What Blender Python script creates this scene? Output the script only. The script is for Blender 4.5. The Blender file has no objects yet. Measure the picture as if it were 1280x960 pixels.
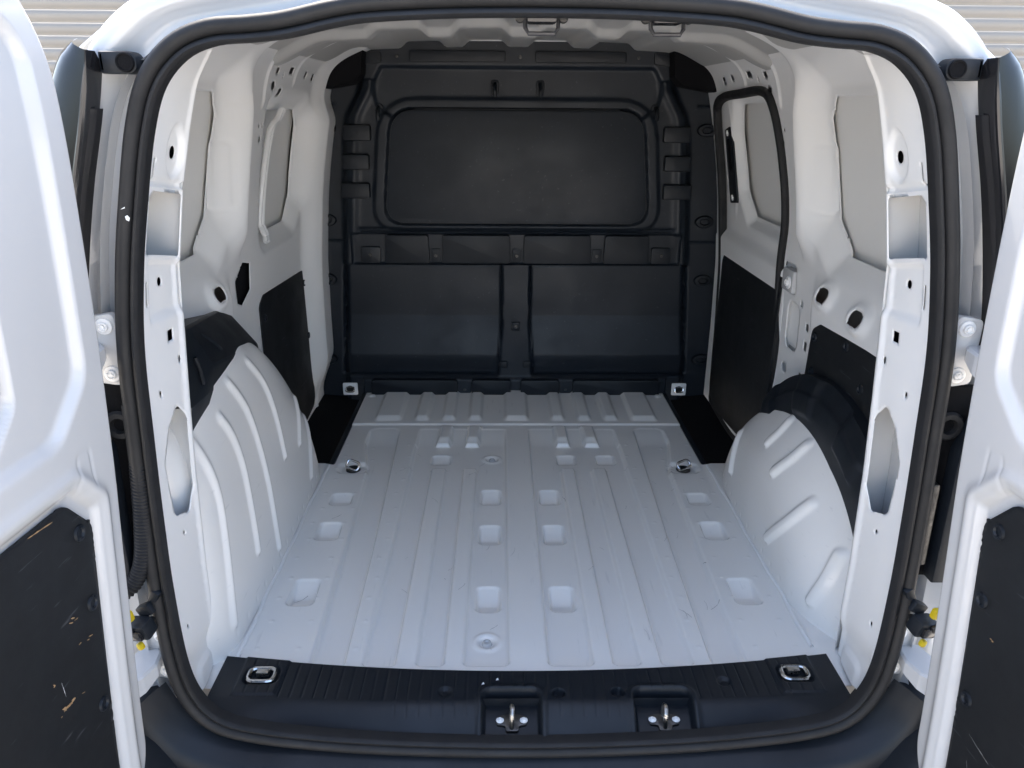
import bpy, bmesh, math, random
import numpy as np
from mathutils import Vector, Matrix

random.seed(7)
rng = np.random.default_rng(7)
SC = bpy.context.scene
COL = SC.collection

# ------------------------------------------------------------------ camera
cam_d = bpy.data.cameras.new('camera')
cam = bpy.data.objects.new('camera', cam_d)
COL.objects.link(cam)
SC.camera = cam
cam_d.sensor_width = 36.0
cam_d.lens = 36.0 * 950 / 1280
cam_d.clip_start = 0.02
cam_d.clip_end = 200
_p, _w, _r = math.radians(20.18), math.radians(0.98), math.radians(0.437)
_f = Vector((math.sin(_w) * math.cos(_p), math.cos(_w) * math.cos(_p), -math.sin(_p)))
_x = Vector((math.cos(_w), -math.sin(_w), 0))
_u = _x.cross(_f)
_x, _u = math.cos(_r) * _x + math.sin(_r) * _u, math.cos(_r) * _u - math.sin(_r) * _x
cam.matrix_world = Matrix(((_x.x, _u.x, -_f.x, -0.063), (_x.y, _u.y, -_f.y, 0.0), (_x.z, _u.z, -_f.z, 1.12), (0, 0, 0, 1)))

# ------------------------------------------------------------------ sky and sun
SUN = Vector((-0.10, 0.53, 0.84)).normalized()
w = bpy.data.worlds.new('World')
SC.world = w
w.use_nodes = True
nt = w.node_tree
bg = nt.nodes['Background']
sky = nt.nodes.new('ShaderNodeTexSky')
sky.sky_type = 'NISHITA'
sky.sun_disc = False
sky.sun_elevation = math.asin(SUN.z)
sky.sun_rotation = math.atan2(SUN.x, SUN.y)
sky.air_density = 1.0
sky.dust_density = 4.0
sky.ozone_density = 0.6
nt.links.new(sky.outputs[0], bg.inputs[0])
bg.inputs[1].default_value = 0.15
sd = bpy.data.lights.new('sun', 'SUN')
sd.energy = 3.4
sd.angle = math.radians(0.5)
sd.color = (1.0, 0.95, 0.87)
so = bpy.data.objects.new('sun', sd)
COL.objects.link(so)
so.rotation_euler = (-SUN).to_track_quat('-Z', 'Y').to_euler()
so.location = (0, 0, 8)
SC.view_settings.view_transform = 'Standard'
SC.view_settings.look = 'None'
SC.view_settings.exposure = 2.26
SC.view_settings.gamma = 1
SC.view_settings.use_curve_mapping = False
SC.render.engine = 'CYCLES'
SC.cycles.max_bounces = 12
SC.cycles.diffuse_bounces = 8
SC.cycles.glossy_bounces = 4
SC.cycles.use_denoising = True

# ------------------------------------------------------------------ materials
def mat(name, col, rough=0.5, metal=0.0, coat=0.0, spec=0.5, vary=0.0, vscale=3.0, bump=0.0, bscale=200.0,
        rvary=0.0, col2=None, scratch=0.0, dist=0.001, grime=None):
    m = bpy.data.materials.new(name)
    m.use_nodes = True
    n = m.node_tree.nodes
    l = m.node_tree.links
    b = n['Principled BSDF']
    b.inputs['Base Color'].default_value = (*col, 1)
    b.inputs['Roughness'].default_value = rough
    b.inputs['Metallic'].default_value = metal
    b.inputs['Coat Weight'].default_value = coat
    b.inputs['Coat Roughness'].default_value = 0.08
    b.inputs['Specular IOR Level'].default_value = spec
    tc = n.new('ShaderNodeTexCoord')
    src = None
    if vary or col2:
        t = n.new('ShaderNodeTexNoise')
        t.inputs['Scale'].default_value = vscale
        t.inputs['Detail'].default_value = 6
        t.inputs['Roughness'].default_value = 0.62
        l.new(tc.outputs['Object'], t.inputs['Vector'])
        r = n.new('ShaderNodeValToRGB')
        r.color_ramp.elements[0].position = 0.34
        r.color_ramp.elements[1].position = 0.66
        c2 = col2 or tuple(c * (1 - vary) for c in col)
        r.color_ramp.elements[0].color = (*c2, 1)
        r.color_ramp.elements[1].color = (*col, 1)
        l.new(t.outputs['Fac'], r.inputs['Fac'])
        src = r.outputs['Color']
        if rvary:
            mr = n.new('ShaderNodeMapRange')
            mr.inputs['From Min'].default_value = 0.3
            mr.inputs['From Max'].default_value = 0.7
            mr.inputs['To Min'].default_value = rough + rvary
            mr.inputs['To Max'].default_value = max(0.02, rough - rvary)
            l.new(t.outputs['Fac'], mr.inputs['Value'])
            l.new(mr.outputs[0], b.inputs['Roughness'])
    if scratch or grime:
        # thin smears: stretched noise thresholded to a few streaks; grime: specks
        mp = n.new('ShaderNodeMapping')
        mp.inputs['Scale'].default_value = (55, 6, 60) if scratch else (1, 1, 1)
        mp.inputs['Rotation'].default_value = (0.5, 0.9, 0.25)
        l.new(tc.outputs['Object'], mp.inputs['Vector'])
        t2 = n.new('ShaderNodeTexNoise')
        t2.inputs['Scale'].default_value = 1.6 if scratch else 48
        t2.inputs['Detail'].default_value = 5
        l.new(mp.outputs[0], t2.inputs['Vector'])
        r2 = n.new('ShaderNodeValToRGB')
        r2.color_ramp.elements[0].position = 0.66 if scratch else 0.71
        r2.color_ramp.elements[1].position = 0.74 if scratch else 0.76
        l.new(t2.outputs['Fac'], r2.inputs['Fac'])
        mx = n.new('ShaderNodeMix')
        mx.data_type = 'RGBA'
        k = n.new('ShaderNodeMath')
        k.operation = 'MULTIPLY'
        k.inputs[1].default_value = scratch or 0.22
        l.new(r2.outputs['Color'], k.inputs[0])
        l.new(k.outputs[0], mx.inputs['Factor'])
        if src:
            l.new(src, mx.inputs['A'])
        else:
            mx.inputs['A'].default_value = (*col, 1)
        mx.inputs['B'].default_value = (*(grime or (0.25, 0.26, 0.28)), 1)
        src = mx.outputs['Result']
    if src:
        l.new(src, b.inputs['Base Color'])
    if bump:
        t3 = n.new('ShaderNodeTexNoise')
        t3.inputs['Scale'].default_value = bscale
        t3.inputs['Detail'].default_value = 3
        l.new(tc.outputs['Object'], t3.inputs['Vector'])
        bp = n.new('ShaderNodeBump')
        bp.inputs['Strength'].default_value = bump
        bp.inputs['Distance'].default_value = dist
        l.new(t3.outputs['Fac'], bp.inputs['Height'])
        l.new(bp.outputs[0], b.inputs['Normal'])
    return m

M = {}
M['paint'] = mat('white_paint_daylight_dimmed', (0.56, 0.56, 0.558), 0.26, coat=0.6, bump=0.02, bscale=30, dist=0.004)  # the van's one white, darkened here to offset the strong outdoor light
M['inner'] = mat('white_paint_shade_lifted', (0.87, 0.865, 0.85), 0.40, coat=0.15, bump=0.04, bscale=60, dist=0.002)  # same white as the outside, kept lighter to offset the shaded bay
M['skin'] = mat('grey_white_skin', (0.87, 0.86, 0.83), 0.5, vary=0.0, vscale=3)
M['floor'] = mat('floor_paint', (0.845, 0.83, 0.80), 0.27, coat=0.35, bump=0.04, bscale=45, scratch=0.13, dist=0.002)
M['plastic'] = mat('black_plastic', (0.0080, 0.0112, 0.0162), 0.48, spec=0.35, vary=0.2, vscale=7, bump=0.25, bscale=420, rvary=0.07, dist=0.0006)
M['plastic_s'] = mat('scuffed_black_plastic', (0.0090, 0.0135, 0.0205), 0.46, spec=0.38, vary=0.2, vscale=7, bump=0.25, bscale=420, rvary=0.07, scratch=0.10, dist=0.0006)
M['trim'] = mat('black_board', (0.011, 0.0125, 0.0145), 0.58, spec=0.3, vary=0.2, vscale=10, bump=0.15, bscale=500, rvary=0.06, scratch=0.2, dist=0.0005)
M['matt_black'] = mat('black_void', (0.004, 0.004, 0.005), 0.9, spec=0.2, bump=0.6, bscale=300)  # matt black for carpet and panels; also the shade behind small holes
M['rubber'] = mat('rubber_seal', (0.013, 0.013, 0.014), 0.62, spec=0.4, vary=0.25, vscale=14, bump=0.12, bscale=250, rvary=0.08)
M['gloss'] = mat('smoked_lens', (0.008, 0.009, 0.011), 0.06, spec=0.35)
M['gloss2'] = mat('black_gloss', (0.012, 0.012, 0.014), 0.22, coat=0.4)
M['metal'] = mat('zinc', (0.55, 0.54, 0.52), 0.30, metal=1.0, vary=0.25, vscale=60, rvary=0.1)
M['chrome'] = mat('steel_loop', (0.72, 0.71, 0.69), 0.18, metal=1.0, vary=0.2, vscale=80)
M['dkmetal'] = mat('dark_steel', (0.10, 0.098, 0.095), 0.36, metal=0.9, vary=0.4, vscale=90, rvary=0.1)
M['yellow'] = mat('yellow_plastic', (0.62, 0.46, 0.01), 0.4)
M['wood'] = mat('bare_fibreboard', (0.42, 0.27, 0.14), 0.8, vary=0.4, vscale=200)
M['ground'] = mat('concrete', (0.52, 0.49, 0.445), 0.85, vary=0.25, vscale=1.5, bump=0.4, bscale=90, dist=0.003)
M['shutter'] = mat('shutter_slat', (0.30, 0.28, 0.25), 0.45, vary=0.08, vscale=2)
M['wallp'] = mat('render_wall', (0.45, 0.42, 0.38), 0.8, vary=0.1, vscale=3, bump=0.3, bscale=60)
M['chip'] = mat('white_mark', (0.75, 0.75, 0.75), 0.6)
M['scuff'] = mat('grey_scuff', (0.14, 0.14, 0.145), 0.7)
M['scuff_l'] = mat('light_scuff', (0.36, 0.35, 0.34), 0.6)
M['loop'] = mat('latch_steel', (0.07, 0.07, 0.075), 0.4, metal=0.6)
M['roof'] = mat('roof_primer', (0.44, 0.435, 0.42), 0.5)
M['amber'] = mat('amber_lens', (0.8, 0.35, 0.08), 0.3)

# ------------------------------------------------------------------ helpers
def ss(a, b, x):
    t = np.clip((x - a) / (b - a), 0, 1)
    return t * t * (3 - 2 * t)

def emb(s, wd):            # 1 inside an outline, 0 outside, sloping over wd
    return 1 - ss(-wd / 2, wd / 2, s)

def rr(U, V, cx, cy, hx, hy, r):
    qx = np.abs(U - cx) - hx + r
    qy = np.abs(V - cy) - hy + r
    return np.hypot(np.maximum(qx, 0), np.maximum(qy, 0)) + np.minimum(np.maximum(qx, qy), 0) - r

def circ(U, V, cx, cy, r):
    return np.hypot(U - cx, V - cy) - r

def seg(U, V, ax, ay, bx, by):
    dx, dy = bx - ax, by - ay
    t = np.clip(((U - ax) * dx + (V - ay) * dy) / (dx * dx + dy * dy), 0, 1)
    return np.hypot(U - ax - t * dx, V - ay - t * dy)

def polysd(U, V, pts, r=0.0):
    d = np.full(U.shape, 1e9)
    ins = np.zeros(U.shape, bool)
    n = len(pts)
    for i in range(n):
        ax, ay = pts[i]
        bx, by = pts[(i + 1) % n]
        d = np.minimum(d, seg(U, V, ax, ay, bx, by))
        if by != ay:
            c = ((ay > V) != (by > V)) & (U < (bx - ax) * (V - ay) / (by - ay) + ax)
            ins ^= c
    return np.where(ins, -d, d) - r

def smooth_table(xs, ys, sig=0.03):
    g = np.linspace(min(xs) - 0.2, max(xs) + 0.2, 600)
    v = np.interp(g, xs, ys)
    k = np.exp(-0.5 * ((g[:, None] - g[None, :]) / sig) ** 2)
    k /= k.sum(1, keepdims=True)
    v = k @ v
    return lambda q: np.interp(q, g, v)

def spline(pts, n, closed=False):
    P = np.array(pts, float)
    m = len(P)
    if closed:
        Q = np.vstack([P[-1], P, P[0], P[1]])
        segs = m
    else:
        Q = np.vstack([2 * P[0] - P[1], P, 2 * P[-1] - P[-2]])
        segs = m - 1
    # centripetal-ish uniform catmull, dense then resample evenly
    out = []
    for i in range(segs):
        p0, p1, p2, p3 = Q[i], Q[i + 1], Q[i + 2], Q[i + 3]
        for t in np.linspace(0, 1, 24, endpoint=False):
            out.append(0.5 * (2 * p1 + (p2 - p0) * t + (2 * p0 - 5 * p1 + 4 * p2 - p3) * t * t + (3 * p1 - p0 - 3 * p2 + p3) * t ** 3))
    if not closed:
        out.append(P[-1])
    else:
        out.append(out[0])
    D = np.array(out)
    s = np.concatenate([[0], np.cumsum(np.linalg.norm(np.diff(D, axis=0), axis=1))])
    q = np.linspace(0, s[-1], n + (1 if closed else 0))
    R = np.stack([np.interp(q, s, D[:, k]) for k in range(D.shape[1])], 1)
    return R[:-1] if closed else R

ROOT = {}
def link(name, me, m, parent=None, smooth=True, angle=24):
    if m is not None and me is not None and not me.materials:
        me.materials.append(M[m] if isinstance(m, str) else m)
    o = bpy.data.objects.new(name, me)
    COL.objects.link(o)
    if parent is not None:
        o.parent = parent
        if parent.type == 'EMPTY':
            o.matrix_parent_inverse = Matrix.Translation(-parent.location)
        else:
            o.matrix_parent_inverse = parent.matrix_basis.inverted()
    if smooth and me is not None and len(me.polygons):
        me.polygons.foreach_set('use_smooth', [p_.loop_total <= 4 for p_ in me.polygons])
        if angle:
            me.set_sharp_from_angle(angle=math.radians(angle))
    return o

def mesh(verts, faces):
    me = bpy.data.meshes.new('m')
    me.from_pydata([tuple(v) for v in verts], [], faces)
    me.update()
    return me

def gridmesh(P, keep=None, cu=False, cv=False, flip=False):
    n, m = P.shape[:2]
    idx = np.arange(n * m).reshape(n, m)
    a = idx
    if cu:
        a = np.vstack([a, a[:1]])
    if cv:
        a = np.hstack([a, a[:, :1]])
    q = np.stack([a[:-1, :-1], a[1:, :-1], a[1:, 1:], a[:-1, 1:]], -1)
    if keep is not None:
        q = q[keep]
    q = q.reshape(-1, 4)
    if flip:
        q = q[:, ::-1]
    V = P.reshape(-1, 3)
    used = np.zeros(len(V), bool)
    used[q.ravel()] = True
    mp = np.cumsum(used) - 1
    V = V[used]
    q = mp[q]
    me = bpy.data.meshes.new('m')
    me.vertices.add(len(V))
    me.vertices.foreach_set('co', V.astype(np.float32).ravel())
    me.loops.add(q.size)
    me.loops.foreach_set('vertex_index', q.ravel().astype(np.int32))
    me.polygons.add(len(q))
    me.polygons.foreach_set('loop_start', (np.arange(len(q)) * 4).astype(np.int32))
    me.polygons.foreach_set('loop_total', np.full(len(q), 4, np.int32))
    me.update(calc_edges=True)
    me.validate()
    return me

def field(u0, u1, v0, v1, step, fn, cut=None, flip=False):
    """sheet over (u,v): fn(U,V)->(X,Y,Z); cut(U,V) signed distance, positive is removed; the cut edge is snapped to the outline"""
    nu, nv = int(round((u1 - u0) / step)) + 1, int(round((v1 - v0) / step)) + 1
    U, V = np.meshgrid(np.linspace(u0, u1, nu), np.linspace(v0, v1, nv), indexing='ij')
    keep = None
    if cut is not None:
        for _ in range(2):
            e = 1e-4
            s = cut(U, V)
            gu = (cut(U + e, V) - cut(U - e, V)) / (2 * e)
            gv = (cut(U, V + e) - cut(U, V - e)) / (2 * e)
            g = np.maximum(gu * gu + gv * gv, 0.2)
            near = np.abs(s) < 0.62 * step
            U = np.where(near, U - s * gu / g, U)
            V = np.where(near, V - s * gv / g, V)
        Uc = (U[:-1, :-1] + U[1:, :-1] + U[1:, 1:] + U[:-1, 1:]) / 4
        Vc = (V[:-1, :-1] + V[1:, :-1] + V[1:, 1:] + V[:-1, 1:]) / 4
        keep = cut(Uc, Vc) < 0
    X, Y, Z = fn(U, V)
    return gridmesh(np.stack([X, Y, Z], -1), keep, flip=flip)

def solid(o, t, off=0):
    md = o.modifiers.new('thickness', 'SOLIDIFY')
    md.thickness = t
    md.offset = off
    return o

def box_me(sx, sy, sz, bev=0.0, segs=2, taper=None):
    bm = bmesh.new()
    bmesh.ops.create_cube(bm, size=1)
    for v in bm.verts:
        v.co.x *= sx; v.co.y *= sy; v.co.z *= sz
        if taper and v.co.y < 0:
            v.co.x *= taper; v.co.z *= taper
    if bev:
        bmesh.ops.bevel(bm, geom=bm.edges[:], offset=bev, segments=segs, profile=0.6, affect='EDGES')
    me = bpy.data.meshes.new('m')
    bm.to_mesh(me)
    bm.free()
    return me

def box(name, loc, size, m, parent, bev=0.003, rot=None, taper=None):
    o = link(name, box_me(*size, bev=bev, taper=taper), m, parent)
    o.location = loc
    if rot:
        o.rotation_euler = rot
    return o

def prism_me(pts, t, fn, bev=0.0):
    """outline pts (a,b) extruded by t; fn(a,b,d)->xyz"""
    bm = bmesh.new()
    vs = [bm.verts.new((a, b, 0)) for a, b in pts]
    f = bm.faces.new(vs)
    r = bmesh.ops.extrude_face_region(bm, geom=[f])
    for v in r['geom']:
        if isinstance(v, bmesh.types.BMVert):
            v.co.z = t
    bmesh.ops.recalc_face_normals(bm, faces=bm.faces[:])
    if bev:
        e = [e for e in bm.edges if all(abs(v.co.z - t) < 1e-6 for v in e.verts)]
        bmesh.ops.bevel(bm, geom=e, offset=bev, segments=2, profile=0.6, affect='EDGES')
    for v in bm.verts:
        v.co = fn(*v.co)
    bmesh.ops.recalc_face_normals(bm, faces=bm.faces[:])
    me = bpy.data.meshes.new('m')
    bm.to_mesh(me)
    bm.free()
    return me

def round_poly(pts, r, n=6):
    """pts with each corner rounded by r (number or list)"""
    out = []
    m = len(pts)
    for i in range(m):
        p = Vector(pts[i]); a = Vector(pts[i - 1]); b = Vector(pts[(i + 1) % m])
        ri = r[i] if isinstance(r, (list, tuple)) else r
        if ri <= 0:
            out.append(tuple(p)); continue
        da, db = (a - p).normalized(), (b - p).normalized()
        h = da.angle(db) / 2
        d = min(ri / math.tan(h), (a - p).length * 0.49, (b - p).length * 0.49)
        q0, q1 = p + da * d, p + db * d
        for k in range(n + 1):
            t = k / n
            out.append(tuple(q0 * (1 - t) ** 2 + p * 2 * t * (1 - t) + q1 * t * t))
    return out

def tube_me(path, r, n=10, closed=False, smooth_n=None, rfn=None):
    P = np.array(path, float)
    if smooth_n:
        P = spline(P, smooth_n, closed)
    k = len(P)
    T = np.gradient(P, axis=0) if not closed else np.roll(P, -1, 0) - np.roll(P, 1, 0)
    T /= np.linalg.norm(T, axis=1, keepdims=True)
    up = np.array([0.13, 0.31, 0.94])
    N = np.cross(T, up)
    N /= np.linalg.norm(N, axis=1, keepdims=True)
    B = np.cross(T, N)
    a = np.linspace(0, 2 * np.pi, n, endpoint=False)
    R = np.full(k, r) if rfn is None else rfn(np.arange(k) / max(1, k - 1))
    G = P[:, None] + R[:, None, None] * (N[:, None] * np.cos(a)[None, :, None] + B[:, None] * np.sin(a)[None, :, None])
    me = gridmesh(G, cu=closed, cv=True)
    return me

def lathe_me(prof, n=20):
    """prof (radius, height) about local z"""
    a = np.linspace(0, 2 * np.pi, n, endpoint=False)
    pr = np.array(prof, float)
    G = np.stack([pr[:, None, 0] * np.cos(a), pr[:, None, 0] * np.sin(a), np.repeat(pr[:, 1:2], n, 1)], -1)
    return gridmesh(G, cv=True)

def place(name, me, m, parent, loc, normal=(0, 0, 1), spin=0):
    o = link(name, me, m, parent)
    q = Vector(normal).to_track_quat('Z', 'Y') @ Matrix.Rotation(spin, 3, 'Z').to_quaternion()
    o.location = loc
    o.rotation_euler = q.to_euler()
    return o

def empty(name, loc, label, cat, group=None):
    o = bpy.data.objects.new(name, None)
    COL.objects.link(o)
    o.location = loc
    o['label'] = label
    o['category'] = cat
    if group:
        o['group'] = group
    return o

# shared small meshes
ME_BOLT = lathe_me([(0.0, 0.010), (0.0045, 0.010), (0.005, 0.006), (0.0075, 0.006), (0.0085, 0.010), (0.0105, 0.009), (0.0115, 0.004), (0.018, 0.003), (0.019, 0.0)], 20)
ME_SCREW = lathe_me([(0.0, 0.0012), (0.0022, 0.0012), (0.003, 0.003), (0.0052, 0.0028), (0.0062, 0.0)], 14)
ME_PLUG = lathe_me([(0.0, 0.0015), (0.006, 0.0015), (0.008, 0.0045), (0.0115, 0.004), (0.0125, 0.0)], 18)

# ------------------------------------------------------------------ ground and the shutter beyond
g = link('ground', mesh([(-40, -40, -0.6), (40, -40, -0.6), (40, 40, -0.6), (-40, 40, -0.6)], [(0, 1, 2, 3)]), 'ground')
g['kind'] = 'structure'
SH = empty('roller_shutter', (0, 6.0, -0.6), 'beige ribbed roller shutter of horizontal slats behind the van', 'shutter')
a = np.linspace(0, 1, 9)
prof = [(0.0, 0.0), (-0.004, 0.006), (-0.014, 0.018), (-0.020, 0.036), (-0.020, 0.050), (-0.013, 0.064), (-0.003, 0.073), (0.004, 0.076), (0.004, 0.0845)]
me_sl = mesh([(x, dy, dz) for x in (-5.5, 5.5) for dy, dz in prof], [(i, i + 9, i + 10, i + 1) for i in range(8)])
for k in range(40):
    o = link('slat', me_sl, 'shutter', SH, angle=50)
    o.location = (0, 6.0, -0.6 + k * 0.0835)
for sx in (-1, 1):
    box('guide_rail', (sx * 5.54, 5.98, 1.07), (0.1, 0.12, 3.34), 'wallp', SH)
box('shutter_hood', (0, 5.95, 2.95), (11.3, 0.3, 0.4), 'shutter', SH, bev=0.02)

# ------------------------------------------------------------------ the van
VAN = empty('cargo_van', (0, 1.9, -0.6), 'white cargo van seen from behind with both rear doors open on its empty load bay', 'van')
def part(name, me, m, parent=None, **k):
    return link(name, me, m, parent or VAN, **k)

# ---- load floor
def floor_h(X, Y):
    A = np.abs(X)
    lo = np.zeros_like(X)
    ch = []
    ch.append(rr(A, Y, 0.091, 1.94, 0.048, 0.626, 0.012))
    ch.append(rr(A, Y, 0.211, 1.94, 0.029, 0.626, 0.012))
    ch.append(rr(A, Y, 0.320, 1.94, 0.034, 0.626, 0.012))
    o1 = np.interp(Y, [1.2, 1.75, 2.22, 2.45, 3], [0.462, 0.476, 0.492, 0.535, 0.535])
    i1 = np.interp(Y, [1.2, 1.75, 2.5], [0.392, 0.402, 0.428])
    c, hw = (o1 + i1) / 2, (o1 - i1) / 2
    ch.append(rr(A - c, Y, 0, 1.935, 0.035, 0.62, 0.012) - (hw - 0.035))
    # low field between the short ribs and the front pads
    ch.append(rr(A, Y, 0.20, 2.345, 0.157, 0.095, 0.012))
    s = np.minimum.reduce(ch)
    h = -0.0150 * emb(s, 0.0100) * (1 - 0.9 * ss(2.44, 2.59, Y))
    # pressed pads and pockets
    def pocket(cx, cy, hx, hy, d=0.021, both=True):
        q = A if both else X
        e = rr(q, Y, cx, cy, hx, hy, 0.014)
        t = (Y - (cy - hy)) / (2 * hy)
        return -d * emb(e, 0.010) * (1 - np.clip((t - 0.46) / 0.54, 0, 1)) - 0.0022 * emb(e + 0.001, 0.006)
    for cy, hy in ((2.077, 0.046), (1.861, 0.049), (1.565, 0.049)):
        h = h + pocket(0.090, cy, 0.0285, hy)
    h = h + pocket(0.2615, 2.337, 0.030, 0.036, 0.012) * (X < 0) + pocket(0.1625, 2.337, 0.030, 0.036, 0.012) * (X > 0) + pocket(0.2965, 2.337, 0.030, 0.036, 0.012) * (X > 0)
    for cy, hy, d in ((2.04, 0.035, 0.011), (1.858, 0.046, 0.020), (1.575, 0.052, 0.020)):
        h = h + pocket(0.540, cy, 0.030, hy, d)
    # front pads ending in a ramp
    for cx in (0.155, 0.256):
        e = rr(A, Y, cx, 2.52, 0.023, 0.075, 0.008)
        h = h + 0.010 * emb(e, 0.008) * ss(2.445, 2.478, Y)
    # raised front panel
    fr = ss(2.600, 2.607, Y)
    h = h * (1 - ss(2.57, 2.60, Y)) + 0.006 * fr
    for cx, hx in ((0.0, 0.042), (0.155, 0.022), (0.255, 0.022), (0.356, 0.023), (0.482, 0.046)):
        e = rr(A, Y, cx, 2.86, hx, 0.235, 0.004)
        h = h + 0.012 * emb(e, 0.018) * ss(2.622, 2.660, Y)
    # tie-down bosses and drain plugs
    for cx, cy in ((-0.091, 1.403), (-0.089, 2.339)):
        r = np.hypot(X - cx, Y - cy)
        h = h - 0.006 * (1 - ss(0.012, 0.020, r)) + 0.003 * np.exp(-((r - 0.027) / 0.006) ** 2)
    for cx, cy in ((0.581, 2.888),):
        r = np.hypot(A - cx, Y - cy)
        h = h + 0.005 * (1 - ss(0.008, 0.018, r))
    e = rr(A, Y, 0.543, 2.25, 0.045, 0.035, 0.02)
    h = h - 0.010 * emb(e, 0.02)
    # spot welds: small dimples in rows
    for cx in (0.375, 0.500, 0.590):
        for cy in np.arange(1.37, 2.5, 0.088):
            r2 = (A - cx - 0.006 * math.sin(cy * 37)) ** 2 + (Y - cy - 0.004 * math.sin(cy * 91)) ** 2
            h = h + 0.0020 * np.exp(-r2 / 0.0042 ** 2)
    # joint with the wheel arch: raised seam
    h = h + 0.006 * ss(0.600, 0.645, A) * (Y < 2.27)
    h = h - 0.012 * ss(0.607, 0.617, A) * ss(2.275, 2.285, Y)
    return h
def floor_cut(X, Y):
    A = np.abs(X)
    return np.maximum(A - np.where(Y > 2.281, 0.618, 0.70), 0) - np.where((A < np.where(Y > 2.281, 0.618, 0.70)), 0.02, 0)
FLOOR = part('load_floor', field(-0.70, 0.70, 1.24, 2.972, 0.0030, lambda X, Y: (X, Y, floor_h(X, Y)), cut=floor_cut), 'floor', angle=60)
for s in (-1, 1):
    # dark well between floor and side wall
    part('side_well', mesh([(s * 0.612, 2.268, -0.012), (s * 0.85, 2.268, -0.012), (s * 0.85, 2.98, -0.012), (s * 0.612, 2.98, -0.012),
                            (s * 0.640, 2.268, -0.03), (s * 0.640, 2.98, -0.03)], [(4, 1, 2, 5)]), 'matt_black', FLOOR)
    part('edge_strip', prism_me([(0.611, 2.272), (0.628, 2.272), (0.628, 2.975), (0.611, 2.975)], 0.014, lambda a, b, d: (s * a, b, d - 0.012), bev=0.003), 'plastic', FLOOR)

def eye_me(wd, hd, r):
    pts = round_poly([(-wd, -hd, 0), (wd, -hd, 0), (wd, hd, 0), (-wd, hd, 0)], min(wd, hd) * 0.8, 6)
    return tube_me([(p[0], p[1], 0) for p in pts], r, 8, closed=True)
ME_EYE = eye_me(0.021, 0.014, 0.0042)
for s in (-1, 1):
    pl = place('tie_down_plate', lathe_me([(0, 0.0), (0.021, 0.0), (0.023, -0.002), (0.024, -0.006)], 20), 'dkmetal', FLOOR, (s * 0.543, 2.25, -0.002))
    o = place('tie_down_ring', ME_EYE, 'chrome', FLOOR, (s * 0.543, 2.248, 0.010), (0.1 * s, -0.75, 0.66), spin=0.3 * s)
for cx, cy in ((-0.091, 1.403), (-0.089, 2.339)):
    place('drain_plug', lathe_me([(0, 0.002), (0.004, 0.002), (0.0055, 0.0055), (0.0095, 0.005), (0.011, 0.0), (0.0125, -0.004)], 20), 'paint', FLOOR, (cx, cy, -0.0185))

# ---- wheel arches
def arch(s, bound, centre, profile, ridges, n=160, m=70, mt='floor', name='wheel_arch'):
    B = spline(bound, n)
    cy, cz = centre
    pr = spline(profile, m)
    t = pr[:, 0]
    Y = cy + (B[:, None, 0] - cy) * t[None]
    Z = cz + (B[:, None, 1] - cz) * t[None]
    X = np.repeat(pr[None, :, 1], n, 0) + 0.0 * Y
    return Y, Z, X

# right arch
th = np.linspace(-0.06, math.pi + 0.06, 30)
bR = [(1.79 + 0.475 * math.cos(t), -0.095 + 0.48 * math.sin(t)) for t in th]
prR = [(0.02, 0.622), (0.30, 0.625), (0.55, 0.630), (0.72, 0.638), (0.84, 0.650), (0.92, 0.668), (0.97, 0.690), (0.995, 0.72), (1.0, 0.76), (1.0, 0.86)]
prW = [(0.02, 0.622), (0.30, 0.624), (0.48, 0.627), (0.58, 0.632), (0.68, 0.645), (0.78, 0.668), (0.88, 0.700), (0.95, 0.732), (1.0, 0.775), (1.0, 0.86)]
Y, Z, X = arch(1, bR, (1.79, -0.095), prR, None, 300, 170)
bW = [(1.785 + 0.500 * math.cos(t), -0.095 + 0.505 * math.sin(t)) for t in th]
Y2, Z2, X2 = arch(1, bW, (1.79, -0.095), prW, None, 300, 170)
kb = ss(0.55, 1.25, np.linspace(-0.06, math.pi + 0.06, 300))[:, None]
Y, Z, X = Y * (1 - kb) + Y2 * kb, Z * (1 - kb) + Z2 * kb, X * (1 - kb) + X2 * kb
X = X + 0.02 * np.clip(Z, 0, 1)
for (ay, az, by, bz, bow) in ((1.842, 0.342, 1.862, 0.272, 0.014), (1.708, 0.332, 1.755, 0.236, 0.016), (1.578, 0.240, 1.690, 0.080, 0.026), (1.450, 0.182, 1.456, 0.055, 0.010), (1.372, 0.138, 1.330, 0.02, 0.004), (2.10, 0.19, 2.055, 0.09, 0.004)):
    C = spline([(ay, az), ((ay + by) / 2 - bow * 0.6, (az + bz) / 2 + bow * 0.2), (by, bz)], 8)
    d = np.full(Y.shape, 9.0)
    for i in range(7):
        d = np.minimum(d, seg(Y, Z, *C[i], *C[i + 1]))
    X = X - 0.0105 * (1 - ss(0.004, 0.021, d))
def welds(Y, Z, X, pts):
    for wy, wz in pts:
        X = X + 0.0013 * np.exp(-((Y - wy) ** 2 + (Z - wz) ** 2) / 0.0052 ** 2)
    return X
X = welds(Y, Z, X, [(y_, 0.028) for y_ in np.arange(1.40, 2.2, 0.062)])
ARCH_R = part('wheel_arch', gridmesh(np.stack([X, Y, Z], -1)), 'floor', angle=60)
ARCH_R['label'] = 'rounded white wheel arch with slanting pressed ridges'
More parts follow.
